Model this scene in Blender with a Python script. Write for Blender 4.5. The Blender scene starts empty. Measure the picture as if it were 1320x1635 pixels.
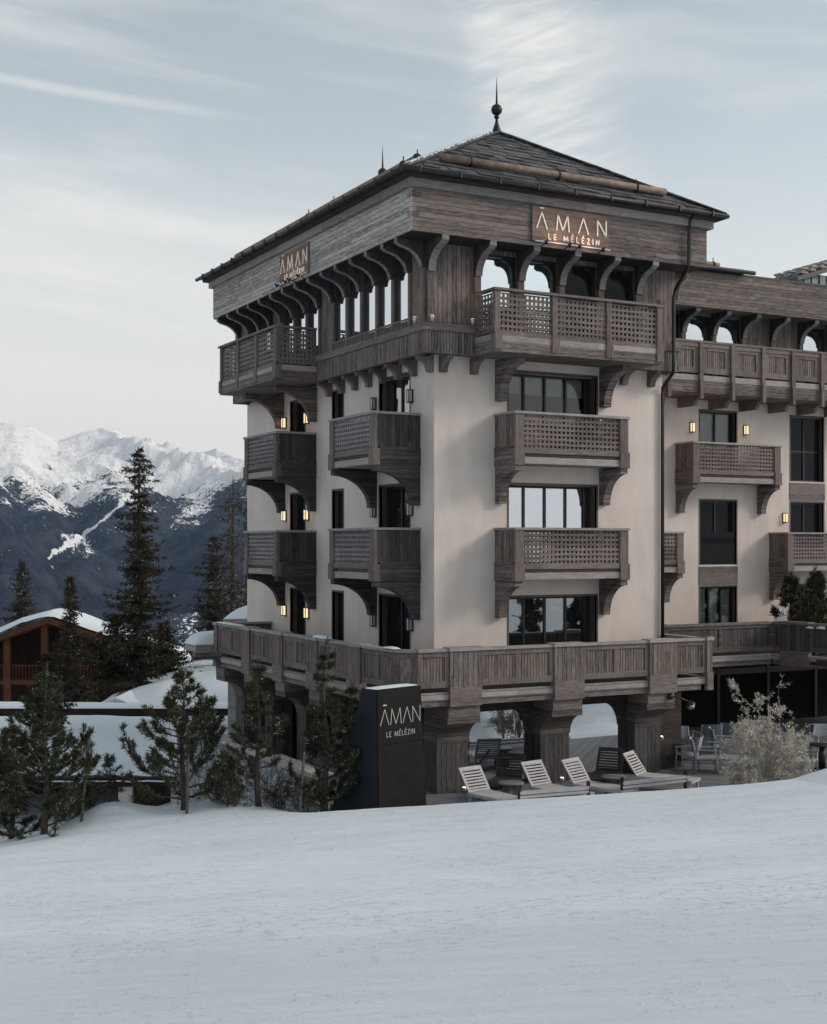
import bpy, bmesh, math, random
import numpy as np
from mathutils import Vector, Matrix, noise as mnoise
R = math.radians
# ------------------------------------------------------------------ camera, sky, sun, exposure
# world: x runs along the right-hand facade, y along the left-hand facade, z = 0 is eye level
scene = bpy.context.scene
COL = scene.collection
PHI = R(28.1)
DX, DY = math.sin(PHI), math.cos(PHI)          # view direction
RX, RY = math.cos(PHI), -math.sin(PHI)         # to the right of it
CX, CY = -(DX*33 + RX*0.517), -(DY*33 + RY*0.517)
FPX = 2105.0
cam_data = bpy.data.cameras.new("camera")
cam = bpy.data.objects.new("camera", cam_data); COL.objects.link(cam)
cam.location = (CX, CY, 0); cam.rotation_euler = (R(90), 0, -PHI)
cam_data.sensor_fit = 'HORIZONTAL'; cam_data.sensor_width = 36
cam_data.lens = 36*FPX/1320; cam_data.shift_y = 54.5/1320
cam_data.clip_start = 0.1; cam_data.clip_end = 60000
scene.camera = cam

SUN_EL, SUN_AZ = R(27), math.atan2(0.86, -0.51)   # azimuth measured from +y towards +x
sdir = Vector((math.sin(SUN_AZ)*math.cos(SUN_EL), math.cos(SUN_AZ)*math.cos(SUN_EL), math.sin(SUN_EL)))
world = bpy.data.worlds.new("World"); scene.world = world; world.use_nodes = True
def build_world():
    nt = world.node_tree; nt.nodes.clear(); N = nt.nodes.new; L = nt.links.new
    out = N('ShaderNodeOutputWorld'); bg = N('ShaderNodeBackground'); L(bg.outputs[0], out.inputs[0])
    sky = N('ShaderNodeTexSky'); sky.sky_type = 'NISHITA'; sky.sun_disc = False
    sky.sun_elevation = SUN_EL; sky.sun_rotation = SUN_AZ; sky.air_density = 1.0; sky.dust_density = 1.2; sky.ozone_density = 1.4
    hs = N('ShaderNodeHueSaturation'); hs.inputs['Saturation'].default_value = 0.46; L(sky.outputs[0], hs.inputs['Color'])
    tc = N('ShaderNodeTexCoord'); sep = N('ShaderNodeSeparateXYZ'); L(tc.outputs['Generated'], sep.inputs[0])
    def math_(op, a, b=None, c=None):
        n = N('ShaderNodeMath'); n.operation = op
        for i, v in enumerate((a, b, c)):
            if v is None: continue
            if isinstance(v, (int, float)): n.inputs[i].default_value = v
            else: L(v, n.inputs[i])
        return n.outputs[0]
    def smooth(v, a, b):
        n = N('ShaderNodeMapRange'); n.interpolation_type = 'SMOOTHSTEP'; L(v, n.inputs[0])
        n.inputs[1].default_value = a; n.inputs[2].default_value = b; return n.outputs[0]
    x, y, z = sep.outputs
    # azimuth (a) and elevation slope (e) of the sky direction about the building's own axes
    f = math_('ADD', math_('MULTIPLY', x, DX), math_('MULTIPLY', y, DY))
    s = math_('ADD', math_('MULTIPLY', x, RX), math_('MULTIPLY', y, RY))
    az = math_('ARCTAN2', s, f)
    el = math_('ARCSINE', z)
    def vec(a, b, c=0.0):
        n = N('ShaderNodeCombineXYZ')
        for i, v in enumerate((a, b, c)):
            if isinstance(v, (int, float)): n.inputs[i].default_value = v
            else: L(v, n.inputs[i])
        return n.outputs[0]
    def noise(v, scale, detail=6, rough=0.55, dist=0.0):
        n = N('ShaderNodeTexNoise'); L(v, n.inputs['Vector']); n.inputs['Scale'].default_value = scale
        n.inputs['Detail'].default_value = detail; n.inputs['Roughness'].default_value = rough; n.inputs['Distortion'].default_value = dist
        return n.outputs['Fac']
    # long thin cirrus, tilted a little
    tilt = math_('ADD', el, math_('MULTIPLY', az, 0.13))
    n1 = noise(vec(math_('MULTIPLY', az, 1.6), math_('MULTIPLY', tilt, 12.0), 3.7), 1.5, 7, 0.55, 0.5)
    c1 = math_('MULTIPLY', smooth(n1, 0.46, 0.74), 0.42)
    n2 = noise(vec(math_('MULTIPLY', az, 3.0), math_('MULTIPLY', tilt, 26.0), 9.1), 1.7, 8, 0.6, 0.3)
    c2 = math_('MULTIPLY', smooth(n2, 0.52, 0.78), 0.16)
    # broad rippled plume
    wob = noise(vec(math_('MULTIPLY', az, 3.0), math_('MULTIPLY', el, 5.0), 1.0), 3.0, 5, 0.6)
    pa = math_('ADD', math_('SUBTRACT', az, math_('MULTIPLY', math_('SUBTRACT', 0.40, el), 0.36)), math_('MULTIPLY', math_('SUBTRACT', wob, 0.5), 0.10))
    pm = math_('MULTIPLY', smooth(pa, 0.005, 0.055), math_('SUBTRACT', 1.0, smooth(pa, 0.085, 0.15)))
    pm = math_('MULTIPLY', pm, smooth(el, 0.20, 0.30))
    rip = noise(vec(math_('MULTIPLY', az, 10.0), math_('MULTIPLY', math_('SUBTRACT', el, math_('MULTIPLY', az, 0.25)), 65.0), 5.0), 1.6, 6, 0.62, 0.7)
    c3 = math_('MULTIPLY', pm, math_('ADD', 0.14, math_('MULTIPLY', smooth(rip, 0.30, 0.72), 0.50)))
    # one thin streak to the upper left
    sl = math_('ABSOLUTE', math_('SUBTRACT', math_('ADD', el, math_('MULTIPLY', az, 0.085)), 0.301))
    st = math_('MULTIPLY', math_('SUBTRACT', 1.0, smooth(sl, 0.0005, 0.0055)), math_('SUBTRACT', 1.0, smooth(az, -0.24, -0.09)))
    c4 = math_('MULTIPLY', st, 0.36)
    # broad veil low on the left
    sv = math_('ABSOLUTE', math_('SUBTRACT', math_('ADD', el, math_('MULTIPLY', az, 0.22)), 0.195))
    vn = noise(vec(math_('MULTIPLY', az, 5.0), math_('MULTIPLY', tilt, 30.0), 2.0), 1.5, 6, 0.6)
    c5 = math_('MULTIPLY', math_('MULTIPLY', math_('SUBTRACT', 1.0, smooth(sv, 0.0, 0.045)), math_('SUBTRACT', 1.0, smooth(az, -0.2, 0.02))), math_('ADD', 0.06, math_('MULTIPLY', smooth(vn, 0.3, 0.7), 0.26)))
    low = math_('MULTIPLY', math_('SUBTRACT', 1.0, smooth(el, 0.06, 0.34)), 0.90)   # thin high overcast thickening to the horizon
    tot = c1
    for c in (c2, c3, c4, c5):
        tot = math_('ADD', tot, c)
    tot = math_('MINIMUM', math_('ADD', math_('ADD', tot, low), 0.10), 0.97)
    mix = N('ShaderNodeMix'); mix.data_type = 'RGBA'; L(tot, mix.inputs['Factor'])
    dim = N('ShaderNodeVectorMath'); dim.operation = 'SCALE'; tn = N('ShaderNodeVectorMath'); tn.operation = 'MULTIPLY'; L(hs.outputs[0], tn.inputs[0]); tn.inputs[1].default_value = (0.965, 1.0, 0.925); L(tn.outputs[0], dim.inputs[0]); dim.inputs['Scale'].default_value = SKY_GAIN
    L(dim.outputs[0], mix.inputs[6]); wm = N('ShaderNodeMix'); wm.data_type = 'RGBA'; L(smooth(el, 0.05, 0.20), wm.inputs['Factor']); wm.inputs[6].default_value = (5.0, 4.62, 4.22, 1); wm.inputs[7].default_value = (*CLOUD, 1); L(wm.outputs[2], mix.inputs[7])
    L(mix.outputs[2], bg.inputs[0]); bg.inputs[1].default_value = 0.15
SKY_GAIN = 0.88
CLOUD = (4.48, 4.43, 4.26)
build_world()
sun_d = bpy.data.lights.new("sun", 'SUN'); sun = bpy.data.objects.new("sun", sun_d); COL.objects.link(sun)
sun_d.energy = 1.3; sun_d.angle = R(14); sun_d.color = (1.0, 0.86, 0.76)
sun.rotation_euler = sdir.to_track_quat('Z', 'Y').to_euler(); sun.location = (40, -40, 60)
scene.view_settings.view_transform = 'Standard'; scene.view_settings.look = 'None'
scene.view_settings.gamma = 1; scene.view_settings.exposure = 0.42
scene.cycles.max_bounces = 6; scene.cycles.diffuse_bounces = 3; scene.cycles.glossy_bounces = 3
scene.cycles.volume_bounces = 0

def at(px, py, D):
    """world point at depth D metres straight ahead, seen at photo pixel px, py"""
    lat = (px-660)/FPX*D
    return Vector((CX+DX*D+RX*lat, CY+DY*D+RY*lat, -(py-872)/FPX*D))
def dl(x, y):
    """depth and lateral distance of a plan point from the camera"""
    ax, ay = x-CX, y-CY
    return ax*DX+ay*DY, ax*RX+ay*RY
def pl(D, lat, z=0): return Vector((CX+DX*D+RX*lat, CY+DY*D+RY*lat, z))

# ------------------------------------------------------------------ node helpers and materials
class NT:
    def __init__(s, name):
        s.m = bpy.data.materials.new(name); s.m.use_nodes = True; s.t = s.m.node_tree; s.t.nodes.clear()
        s.out = s.t.nodes.new('ShaderNodeOutputMaterial')
    def n(s, typ, **kw):
        n = s.t.nodes.new('ShaderNode'+typ)
        for k, v in kw.items(): setattr(n, k, v)
        return n
    def l(s, a, b): s.t.links.new(a, b)
    def put(s, sock, v):
        if isinstance(v, (int, float)): sock.default_value = v
        elif isinstance(v, (tuple, list)): sock.default_value = (*v, 1) if len(v) == 3 and len(sock.default_value) == 4 else v
        else: s.l(v, sock)
    def math(s, op, a, b=None, c=None, clamp=False):
        n = s.n('Math', operation=op, use_clamp=clamp)
        for i, v in enumerate((a, b, c)):
            if v is not None: s.put(n.inputs[i], v)
        return n.outputs[0]
    def vec(s, a, b, c):
        n = s.n('CombineXYZ')
        for i, v in enumerate((a, b, c)): s.put(n.inputs[i], v)
        return n.outputs[0]
    def noise(s, v, scale, detail=4, rough=0.55, dist=0, out='Fac'):
        n = s.n('TexNoise'); s.l(v, n.inputs['Vector'])
        n.inputs['Scale'].default_value = scale; n.inputs['Detail'].default_value = detail
        n.inputs['Roughness'].default_value = rough; n.inputs['Distortion'].default_value = dist
        return n.outputs[out]
    def ramp(s, v, a, b, lo=0.0, hi=1.0, smooth=True):
        n = s.n('MapRange'); n.interpolation_type = 'SMOOTHSTEP' if smooth else 'LINEAR'
        s.put(n.inputs[0], v); n.inputs[1].default_value = a; n.inputs[2].default_value = b
        n.inputs[3].default_value = lo; n.inputs[4].default_value = hi
        return n.outputs[0]
    def mix(s, f, a, b, blend='MIX'):
        n = s.n('Mix', data_type='RGBA', blend_type=blend); s.put(n.inputs[0], f); s.put(n.inputs[6], a); s.put(n.inputs[7], b)
        return n.outputs[2]
    def scale(s, c, f):
        n = s.n('VectorMath', operation='SCALE'); s.put(n.inputs[0], c); s.put(n.inputs['Scale'], f); return n.outputs[0]
    def bump(s, h, strength, dist):
        n = s.n('Bump'); n.inputs['Strength'].default_value = strength; n.inputs['Distance'].default_value = dist
        s.l(h, n.inputs['Height']); return n.outputs[0]
    def bsdf(s, color, rough=0.6, normal=None, metallic=0.0, spec=0.5, **kw):
        b = s.n('BsdfPrincipled'); s.put(b.inputs['Base Color'], color); s.put(b.inputs['Roughness'], rough)
        b.inputs['Metallic'].default_value = metallic; b.inputs['Specular IOR Level'].default_value = spec
        if normal is not None: s.l(normal, b.inputs['Normal'])
        for k, v in kw.items(): s.put(b.inputs[k], v)
        s.l(b.outputs[0], s.out.inputs[0]); return b
    def pos(s): return s.n('NewGeometry').outputs['Position']
    def obj(s): return s.n('TexCoord').outputs['Object']
M = {}
def wood(name, vertical, w, c_lo, c_hi, c_gap=(0.018, 0.015, 0.014), gap=0.07, local=False, bump=0.6, warm=0.35):
    t = NT(name); p = t.obj() if local else t.pos()
    sp = t.n('SeparateXYZ'); t.l(p, sp.inputs[0]); x, y, z = sp.outputs
    h = t.math('ADD', x, t.math('MULTIPLY', y, 1.0))
    a, b = (h, z) if vertical else (z, h)
    r = t.math('DIVIDE', a, w); row = t.math('FLOOR', r); fr = t.math('SUBTRACT', r, row)
    wn = t.n('TexWhiteNoise', noise_dimensions='1D'); t.l(row, wn.inputs['W'])
    # board ends along the run
    seg = t.math('FLOOR', t.math('ADD', t.math('DIVIDE', b, 3.1), t.math('MULTIPLY', wn.outputs[0], 9.0)))
    wn2 = t.n('TexWhiteNoise', noise_dimensions='2D'); t.l(t.vec(row, seg, 0.0), wn2.inputs['Vector'])
    tone = wn2.outputs['Value']
    grain = t.noise(t.vec(t.math('MULTIPLY', a, 30.0), t.math('MULTIPLY', b, 2.1), t.math('MULTIPLY', row, 3.3)), 1.6, 6, 0.62, 0.4)
    fine = t.noise(t.vec(t.math('MULTIPLY', a, 70.0), t.math('MULTIPLY', b, 3.5), row), 2.0, 3, 0.6, 0.0)
    blot = t.noise(t.vec(t.math('MULTIPLY', h, 0.7), t.math('MULTIPLY', z, 0.9), 0.0), 1.3, 4, 0.6, 0.3)
    k = t.math('ADD', t.math('MULTIPLY', t.ramp(grain, 0.32, 0.70), 0.68), t.math('MULTIPLY', tone, 0.45), clamp=True)
    col = t.mix(k, c_lo, c_hi)
    warmc = tuple(v*m for v, m in zip(c_hi, (1.12, 0.86, 0.72)))
    col = t.mix(t.math('MULTIPLY', t.ramp(blot, 0.45, 0.70), warm), col, t.mix(k, tuple(v*0.55 for v in warmc), warmc))
    col = t.scale(col, t.ramp(fine, 0.2, 0.8, 0.80, 1.2))
    g = t.math('SUBTRACT', 1.0, t.math('MULTIPLY', t.ramp(fr, 0.0, gap), t.math('SUBTRACT', 1.0, t.ramp(fr, 1-gap, 1.0))))
    knot = t.n('TexVoronoi'); t.l(t.vec(t.math('MULTIPLY', a, 2.2), t.math('MULTIPLY', b, 1.5), 0.0), knot.inputs['Vector']); knot.inputs['Scale'].default_value = 1.9
    kn = t.ramp(knot.outputs['Distance'], 0.03, 0.06, 1.0, 0.0)
    col = t.mix(t.math('MULTIPLY', kn, 0.7), col, tuple(min(1, v*1.9) for v in c_hi))
    col = t.mix(g, col, c_gap)
    hgt = t.math('SUBTRACT', t.math('MULTIPLY', grain, 0.35), g)
    t.bsdf(col, 0.82, t.bump(hgt, bump, 0.012), spec=0.25); M[name] = t.m
WL, WH = (0.034, 0.029, 0.028), (0.235, 0.202, 0.192)
wood('wood_weathered_lit', False, 0.115, (0.10, 0.093, 0.092), (0.53, 0.50, 0.49), warm=0.08)  # weathered grey boards, lightened further for the sky light on the left eaves
wood('wood_weathered_lit_slats', False, 0.9, (0.10, 0.095, 0.10), (0.26, 0.25, 0.258), gap=0.002, warm=0.05)  # grey slats, lightened for the light on left lattices and brace edges
wood('wood_cornice', False, 0.6, (0.12, 0.112, 0.112), (0.30, 0.285, 0.282), gap=0.002, warm=0.1)
wood('wood_side_shaded', True, 0.12, (0.012, 0.011, 0.011), (0.085, 0.078, 0.078), warm=0.15)  # shade of balcony sides and brace recesses put into the board colour
wood('wood_side_shaded_horizontal', False, 0.115, (0.014, 0.012, 0.013), (0.090, 0.083, 0.083), warm=0.15)  # horizontal boards with the same shade in their colour
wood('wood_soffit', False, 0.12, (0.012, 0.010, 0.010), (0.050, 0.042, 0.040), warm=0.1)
wood('wood_boards_horizontal', False, 0.115, WL, WH)
wood('wood_boards_vertical', True, 0.135, WL, WH, gap=0.09)
wood('wood_battens', True, 0.085, WL, tuple(v*1.0 for v in WH), gap=0.17, bump=0.9)
wood('wood_beam_horizontal', False, 0.9, (0.070, 0.058, 0.055), (0.225, 0.192, 0.180), gap=0.002, warm=0.2)
wood('wood_pier', True, 0.135, (0.018, 0.018, 0.020), (0.105, 0.100, 0.104), gap=0.09, warm=0.1)  # aged grey wood, with the dimness of low sheltered spots put into its colour
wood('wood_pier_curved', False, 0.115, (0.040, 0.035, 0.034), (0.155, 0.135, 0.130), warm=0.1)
wood('wood_beam_vertical', True, 0.7, (0.060, 0.049, 0.046), (0.205, 0.172, 0.160), gap=0.002, warm=0.2)
wood('wood_grey_light', False, 0.5, (0.19, 0.175, 0.17), (0.36, 0.34, 0.335), c_gap=(0.12, .11, .11), gap=0.03, warm=0.0)
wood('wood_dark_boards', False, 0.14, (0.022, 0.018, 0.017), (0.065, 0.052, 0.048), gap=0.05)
wood('wood_deck', False, 0.14, (0.10, 0.105, 0.115), (0.19, 0.195, 0.21), gap=0.06, warm=0.0)
wood('wood_chalet', False, 0.2, (0.035, 0.016, 0.010), (0.12, 0.050, 0.026), gap=0.02)
wood('wood_chalet_dark', True, 0.16, (0.016, 0.010, 0.008), (0.045, 0.025, 0.018), gap=0.05)
wood('wood_chair', False, 0.4, (0.34, 0.325, 0.33), (0.50, 0.48, 0.485), gap=0.004, local=True, warm=0.0)
wood('wood_sign_board', False, 0.16, (0.085, 0.062, 0.052), (0.24, 0.175, 0.145), gap=0.03)

def simple(name, col, rough=0.6, metallic=0.0, spec=0.5, var=0.25, scale=6.0, bump=0.0, detail=4, local=True):
    t = NT(name); p = t.obj() if local else t.pos()
    n = t.noise(p, scale, detail, 0.6)
    c = t.scale(t.mix(0.0, col, col), t.ramp(n, 0.25, 0.75, 1-var, 1+var))
    t.bsdf(c, rough, t.bump(n, bump, 0.02) if bump else None, metallic, spec); M[name] = t.m
def plaster():
    t = NT('plaster'); p = t.pos()
    n = t.noise(p, 0.7, 4, 0.55); f = t.noise(p, 14.0, 5, 0.6)
    sp = t.n('SeparateXYZ'); t.l(p, sp.inputs[0])
    drip = t.noise(t.vec(t.math('MULTIPLY', t.math('ADD', sp.outputs[0], sp.outputs[1]), 1.3), t.math('MULTIPLY', sp.outputs[2], 0.3), 0.0), 2.0, 4, 0.6)
    c = t.mix(t.ramp(n, 0.3, 0.7), (0.555, 0.490, 0.452), (0.63, 0.560, 0.515))
    c = t.scale(c, t.ramp(drip, 0.25, 0.75, 0.945, 1.05)); c = t.scale(c, t.ramp(f, 0.2, 0.8, 0.96, 1.04))
    t.bsdf(c, 0.9, t.bump(f, 0.25, 0.01), spec=0.2); M['plaster'] = t.m
plaster()
def slate():
    t = NT('slate'); p = t.pos()
    oi = t.n('NewGeometry').outputs['Random Per Island']
    n = t.noise(p, 9.0, 5, 0.6)
    c = t.mix(oi, (0.030, 0.030, 0.034), (0.105, 0.100, 0.102))
    c = t.scale(c, t.ramp(n, 0.2, 0.8, 0.7, 1.3))
    fr = t.ramp(t.noise(p, 22.0, 4, 0.7), 0.62, 0.72)
    c = t.mix(t.math('MULTIPLY', fr, 0.5), c, (0.5, 0.5, 0.5))
    t.bsdf(c, 0.62, t.bump(n, 0.4, 0.02)); M['slate'] = t.m
slate()
simple('metal_dark', (0.035, 0.033, 0.034), 0.45, 0.6, var=0.3, local=False)
simple('metal_frame', (0.020, 0.019, 0.020), 0.4, 0.3, var=0.15, local=False)
simple('frame_brown', (0.085, 0.066, 0.058), 0.6, var=0.2, local=False)
simple('metal_sheet', (0.10, 0.115, 0.135), 0.4, 0.7, var=0.35, scale=3, local=False)
simple('interior_dark', (0.010, 0.009, 0.010), 0.9, spec=0.1, var=0.3)
simple('door_dark', (0.016, 0.013, 0.012), 0.6, var=0.3)
simple('wall_dark', (0.020, 0.017, 0.017), 0.8, spec=0.2, var=0.4, scale=1.5, local=False)
simple('log_wood', (0.20, 0.145, 0.115), 0.7, var=0.35, scale=5, bump=0.3, local=False)
simple('stone_pale', (0.36, 0.33, 0.31), 0.9, var=0.3, scale=8, bump=0.4)
simple('letters_white', (0.82, 0.79, 0.74), 0.35, var=0.03); simple('letters_steel', (0.50, 0.48, 0.46), 0.4, var=0.05)
simple('stone_sign_side', (0.014, 0.017, 0.022), 0.4, 0.0, 0.3, var=0.25, scale=2)
simple('bark', (0.055, 0.043, 0.037), 0.95, var=0.5, scale=12, bump=0.5)
simple('bark_pale', (0.30, 0.26, 0.235), 0.9, var=0.4, scale=14, bump=0.3)
simple('bark_grey', (0.11, 0.095, 0.088), 0.9, var=0.4, scale=14, bump=0.3)
simple('textile_grey', (0.30, 0.30, 0.335), 0.8, var=0.12, scale=20)
simple('textile_blue', (0.075, 0.105, 0.145), 0.8, var=0.15, scale=20)
simple('chair_metal', (0.27, 0.27, 0.295), 0.5, 0.1, var=0.1)
simple('blind', (0.42, 0.42, 0.40), 0.8, var=0.1)
simple('white_tube', (0.42, 0.42, 0.45), 0.5, var=0.1)
simple('lamp_glass_off', (0.42, 0.42, 0.43), 0.3, var=0.05)
simple('red_pipe', (0.07, 0.028, 0.024), 0.5, var=0.2)
simple('chrome_spot', (0.50, 0.47, 0.43), 0.3, 0.6, var=0.2)
def stone_sign():
    t = NT('stone_sign'); p = t.obj()
    n = t.noise(p, 60.0, 3, 0.7); m = t.noise(p, 2.5, 4, 0.6)
    c = t.mix(t.ramp(n, 0.35, 0.7), (0.006, 0.005, 0.0055), (0.022, 0.018, 0.0175)); c = t.scale(c, t.ramp(m, 0.3, 0.7, 0.8, 1.2))
    t.bsdf(c, 0.5, t.bump(n, 0.25, 0.004), spec=0.12); M['stone_sign'] = t.m
stone_sign()
def stone_wall():
    t = NT('stone_wall'); p = t.pos(); sp = t.n('SeparateXYZ'); t.l(p, sp.inputs[0])
    v = t.n('TexVoronoi'); t.l(t.vec(t.math('ADD', sp.outputs[0], sp.outputs[1]), t.math('MULTIPLY', sp.outputs[2], 1.7), 0.0), v.inputs['Vector']); v.inputs['Scale'].default_value = 3.6
    e = t.n('TexVoronoi', feature='DISTANCE_TO_EDGE'); t.l(v.inputs['Vector'].links[0].from_socket, e.inputs['Vector']); e.inputs['Scale'].default_value = 3.6
    sc = t.n('SeparateColor'); t.l(v.outputs['Color'], sc.inputs[0])
    c = t.mix(sc.outputs[0], (0.13, 0.14, 0.16), (0.34, 0.355, 0.38)); edge = t.ramp(e.outputs[0], 0.0, 0.06, 1, 0)
    c = t.mix(edge, c, (0.075, 0.08, 0.09)); n = t.noise(p, 12, 5, 0.7)
    c = t.mix(t.ramp(n, 0.60, 0.70), c, (0.7, 0.72, 0.75))
    t.bsdf(c, 0.9, t.bump(t.math('SUBTRACT', n, edge), 0.7, 0.04)); M['stone_wall'] = t.m
stone_wall()
def glass(name, refl, tint=(0.85, 0.9, 0.95), base=(0.012, 0.013, 0.015), rough=0.015, wav=0.0):
    t = NT(name); d = t.n('BsdfDiffuse'); d.inputs[0].default_value = (*base, 1)
    g = t.n('BsdfGlossy'); g.inputs['Color'].default_value = (*tint, 1); g.inputs['Roughness'].default_value = rough
    if wav:
        b = t.bump(t.noise(t.pos(), 0.9, 2, 0.5), wav, 0.05); t.l(b, g.inputs['Normal'])
    m = t.n('MixShader'); fz = t.n('Fresnel'); fz.inputs[0].default_value = 1.5
    f = t.math('ADD', fz.outputs[0], refl, clamp=True); t.l(f, m.inputs[0]); t.l(d.outputs[0], m.inputs[1]); t.l(g.outputs[0], m.inputs[2])
    t.l(m.outputs[0], t.out.inputs[0]); M[name] = t.m
glass('glass_coated', 0.72); glass('glass_mid', 0.33, wav=0.15); glass('glass_dark', -0.032); glass('glass_black', -0.02, base=(0.004, 0.004, 0.005), rough=0.12); glass('glass_deck', 0.62)
def clear_glass():
    t = NT('glass_clear'); tr = t.n('BsdfTransparent'); tr.inputs[0].default_value = (0.75, 0.78, 0.78, 1)
    g = t.n('BsdfGlossy'); g.inputs['Roughness'].default_value = 0.02; m = t.n('MixShader'); m.inputs[0].default_value = 0.07
    t.l(tr.outputs[0], m.inputs[1]); t.l(g.outputs[0], m.inputs[2]); t.l(m.outputs[0], t.out.inputs[0]); M['glass_clear'] = t.m
clear_glass()
def emis(name, col, s):
    t = NT(name); e = t.n('Emission'); e.inputs[0].default_value = (*col, 1); e.inputs[1].default_value = s; t.l(e.outputs[0], t.out.inputs[0]); M[name] = t.m
emis('lamp_lit', (1.0, 0.74, 0.45), 0.95); emis('orange_lit', (1.0, 0.25, 0.05), 0.5); emis('spot_lit', (1.0, 0.85, 0.7), 2.2)
def snow(name, piste=False):
    t = NT(name); p = t.pos(); sp = t.n('SeparateXYZ'); t.l(p, sp.inputs[0]); x, y, z = sp.outputs
    lo = t.noise(p, 0.35, 3, 0.5); c = t.mix(t.ramp(lo, 0.3, 0.7), (0.645, 0.71, 0.752), (0.685, 0.75, 0.79))
    if piste:
        # depth from the lens' standpoint direction = downhill direction of the piste
        u = t.math('ADD', t.math('MULTIPLY', x, RX), t.math('MULTIPLY', y, RY)); v = t.math('ADD', t.math('MULTIPLY', x, DX), t.math('MULTIPLY', y, DY))
        v0 = CX*DX+CY*DY
        dd = t.math('SUBTRACT', v, v0)
        # long traverse scratches, crumbly lumps, fine grain
        s1 = t.noise(t.vec(t.math('MULTIPLY', u, 0.45), t.math('MULTIPLY', v, 3.2), 0.0), 1.7, 6, 0.62, 0.5)
        s2 = t.noise(t.vec(t.math('MULTIPLY', u, 2.4), t.math('MULTIPLY', v, 5.5), 3.0), 2.2, 6, 0.68, 0.3)
        lump = t.noise(t.vec(t.math('MULTIPLY', u, 1.0), t.math('MULTIPLY', v, 1.3), 8.0), 7.0, 5, 0.7, 0.2)
        edge = t.noise(t.vec(t.math('MULTIPLY', u, 0.35), t.math('MULTIPLY', v, 0.6), 3.0), 1.0, 4, 0.6)
        ed = t.math('ADD', dd, t.math('MULTIPLY', t.math('SUBTRACT', edge, 0.5), 3.0))
        far = t.ramp(ed, 9.0, 12.2, 0.34, 1.0)
        fine = t.noise(p, 40.0, 4, 0.7)
        pk = t.ramp(t.noise(t.vec(t.math('MULTIPLY', u, 1.0), t.math('MULTIPLY', v, 1.6), 2.0), 0.8, 3, 0.6), 0.42, 0.62)
        h = t.math('ADD', t.math('MULTIPLY', s1, 0.55), t.math('MULTIPLY', s2, 0.6))
        h = t.math('ADD', h, t.math('MULTIPLY', t.math('MULTIPLY', t.ramp(lump, 0.52, 0.70), 1.5), t.math('MULTIPLY', far, pk)))
        h = t.math('MULTIPLY', h, far); h = t.math('ADD', h, t.math('MULTIPLY', fine, 0.05))
        c = t.scale(c, t.ramp(s1, 0.3, 0.7, 0.965, 1.03)); c = t.scale(c, t.ramp(far, 0.34, 1.0, 0.90, 1.06))
        nrm = t.bump(h, 0.5, 0.085)
    else:
        h = t.math('ADD', t.noise(p, 1.2, 5, 0.6), t.math('MULTIPLY', t.noise(p, 14, 4, 0.6), 0.12)); nrm = t.bump(h, 0.4, 0.15)
    t.bsdf(c, 0.75, nrm, spec=0.25); M[name] = t.m
snow('snow'); snow('snow_piste', True)
def foliage(name, c1, c2, c3=None, snowy=0.0):
    t = NT(name); isl = t.n('NewGeometry').outputs['Random Per Island']; n = t.noise(t.obj(), 1.7, 4, 0.6)
    k = t.math('ADD', t.math('MULTIPLY', isl, 0.6), t.math('MULTIPLY', n, 0.5), clamp=True)
    c = t.mix(k, c1, c2)
    if c3: c = t.mix(t.ramp(isl, 0.82, 0.9), c, c3)
    if snowy:
        g = t.n('NewGeometry'); f = t.math('MULTIPLY', t.ramp(t.noise(t.obj(), 3.6, 4, 0.7), 0.54, 0.60), t.math('GREATER_THAN', isl, 1-snowy))
        c = t.mix(f, c, (0.6, 0.62, 0.64))
    b = t.bsdf(c, 0.75, spec=0.2); M[name] = t.m
foliage('needles_pine', (0.016, 0.020, 0.012), (0.066, 0.068, 0.036), (0.12, 0.11, 0.055), snowy=0.16)
foliage('needles_spruce', (0.013, 0.014, 0.010), (0.042, 0.038, 0.025), (0.085, 0.056, 0.032), snowy=0.06)
foliage('needles_larch', (0.040, 0.034, 0.030), (0.10, 0.080, 0.065), (0.32, 0.31, 0.30))
foliage('needles_frost', (0.30, 0.27, 0.22), (0.62, 0.57, 0.48), (0.75, 0.72, 0.66))
def mountain_mat():
    t = NT('mountain'); p = t.pos(); a = t.n('Attribute', attribute_name='forest').outputs['Fac']
    rk = t.n('Attribute', attribute_name='rock').outputs['Fac']
    n1 = t.noise(p, 0.075, 4, 0.75); n2 = t.noise(p, 0.010, 5, 0.65); n3 = t.noise(p, 0.0022, 4, 0.6)
    k = t.math('ADD', a, t.math('ADD', t.math('MULTIPLY', t.math('SUBTRACT', n1, 0.5), 2.9), t.math('MULTIPLY', t.math('SUBTRACT', n2, 0.5), 2.1)))
    k = t.math('ADD', k, t.math('MULTIPLY', t.math('SUBTRACT', n3, 0.5), 0.8))
    f = t.ramp(k, 0.42, 0.56)
    forest = t.mix(t.ramp(n1, 0.3, 0.7), (0.006, 0.009, 0.015), (0.028, 0.038, 0.056))
    forest = t.mix(t.ramp(n2, 0.4, 0.65), forest, (0.05, 0.06, 0.075))
    rock = t.math('MULTIPLY', rk, t.ramp(t.math('ADD', t.math('MULTIPLY', n1, .5), t.math('MULTIPLY', n2, .5)), 0.55, 0.63))
    s = t.mix(rock, (0.92, 0.92, 0.92), (0.30, 0.27, 0.25))
    c = t.mix(f, s, forest)
    t.bsdf(c, 0.9, t.bump(t.math('ADD', n2, t.math('MULTIPLY', n1, 0.3)), 0.8, 40.0), spec=0.0); M['mountain'] = t.m
mountain_mat()

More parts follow.
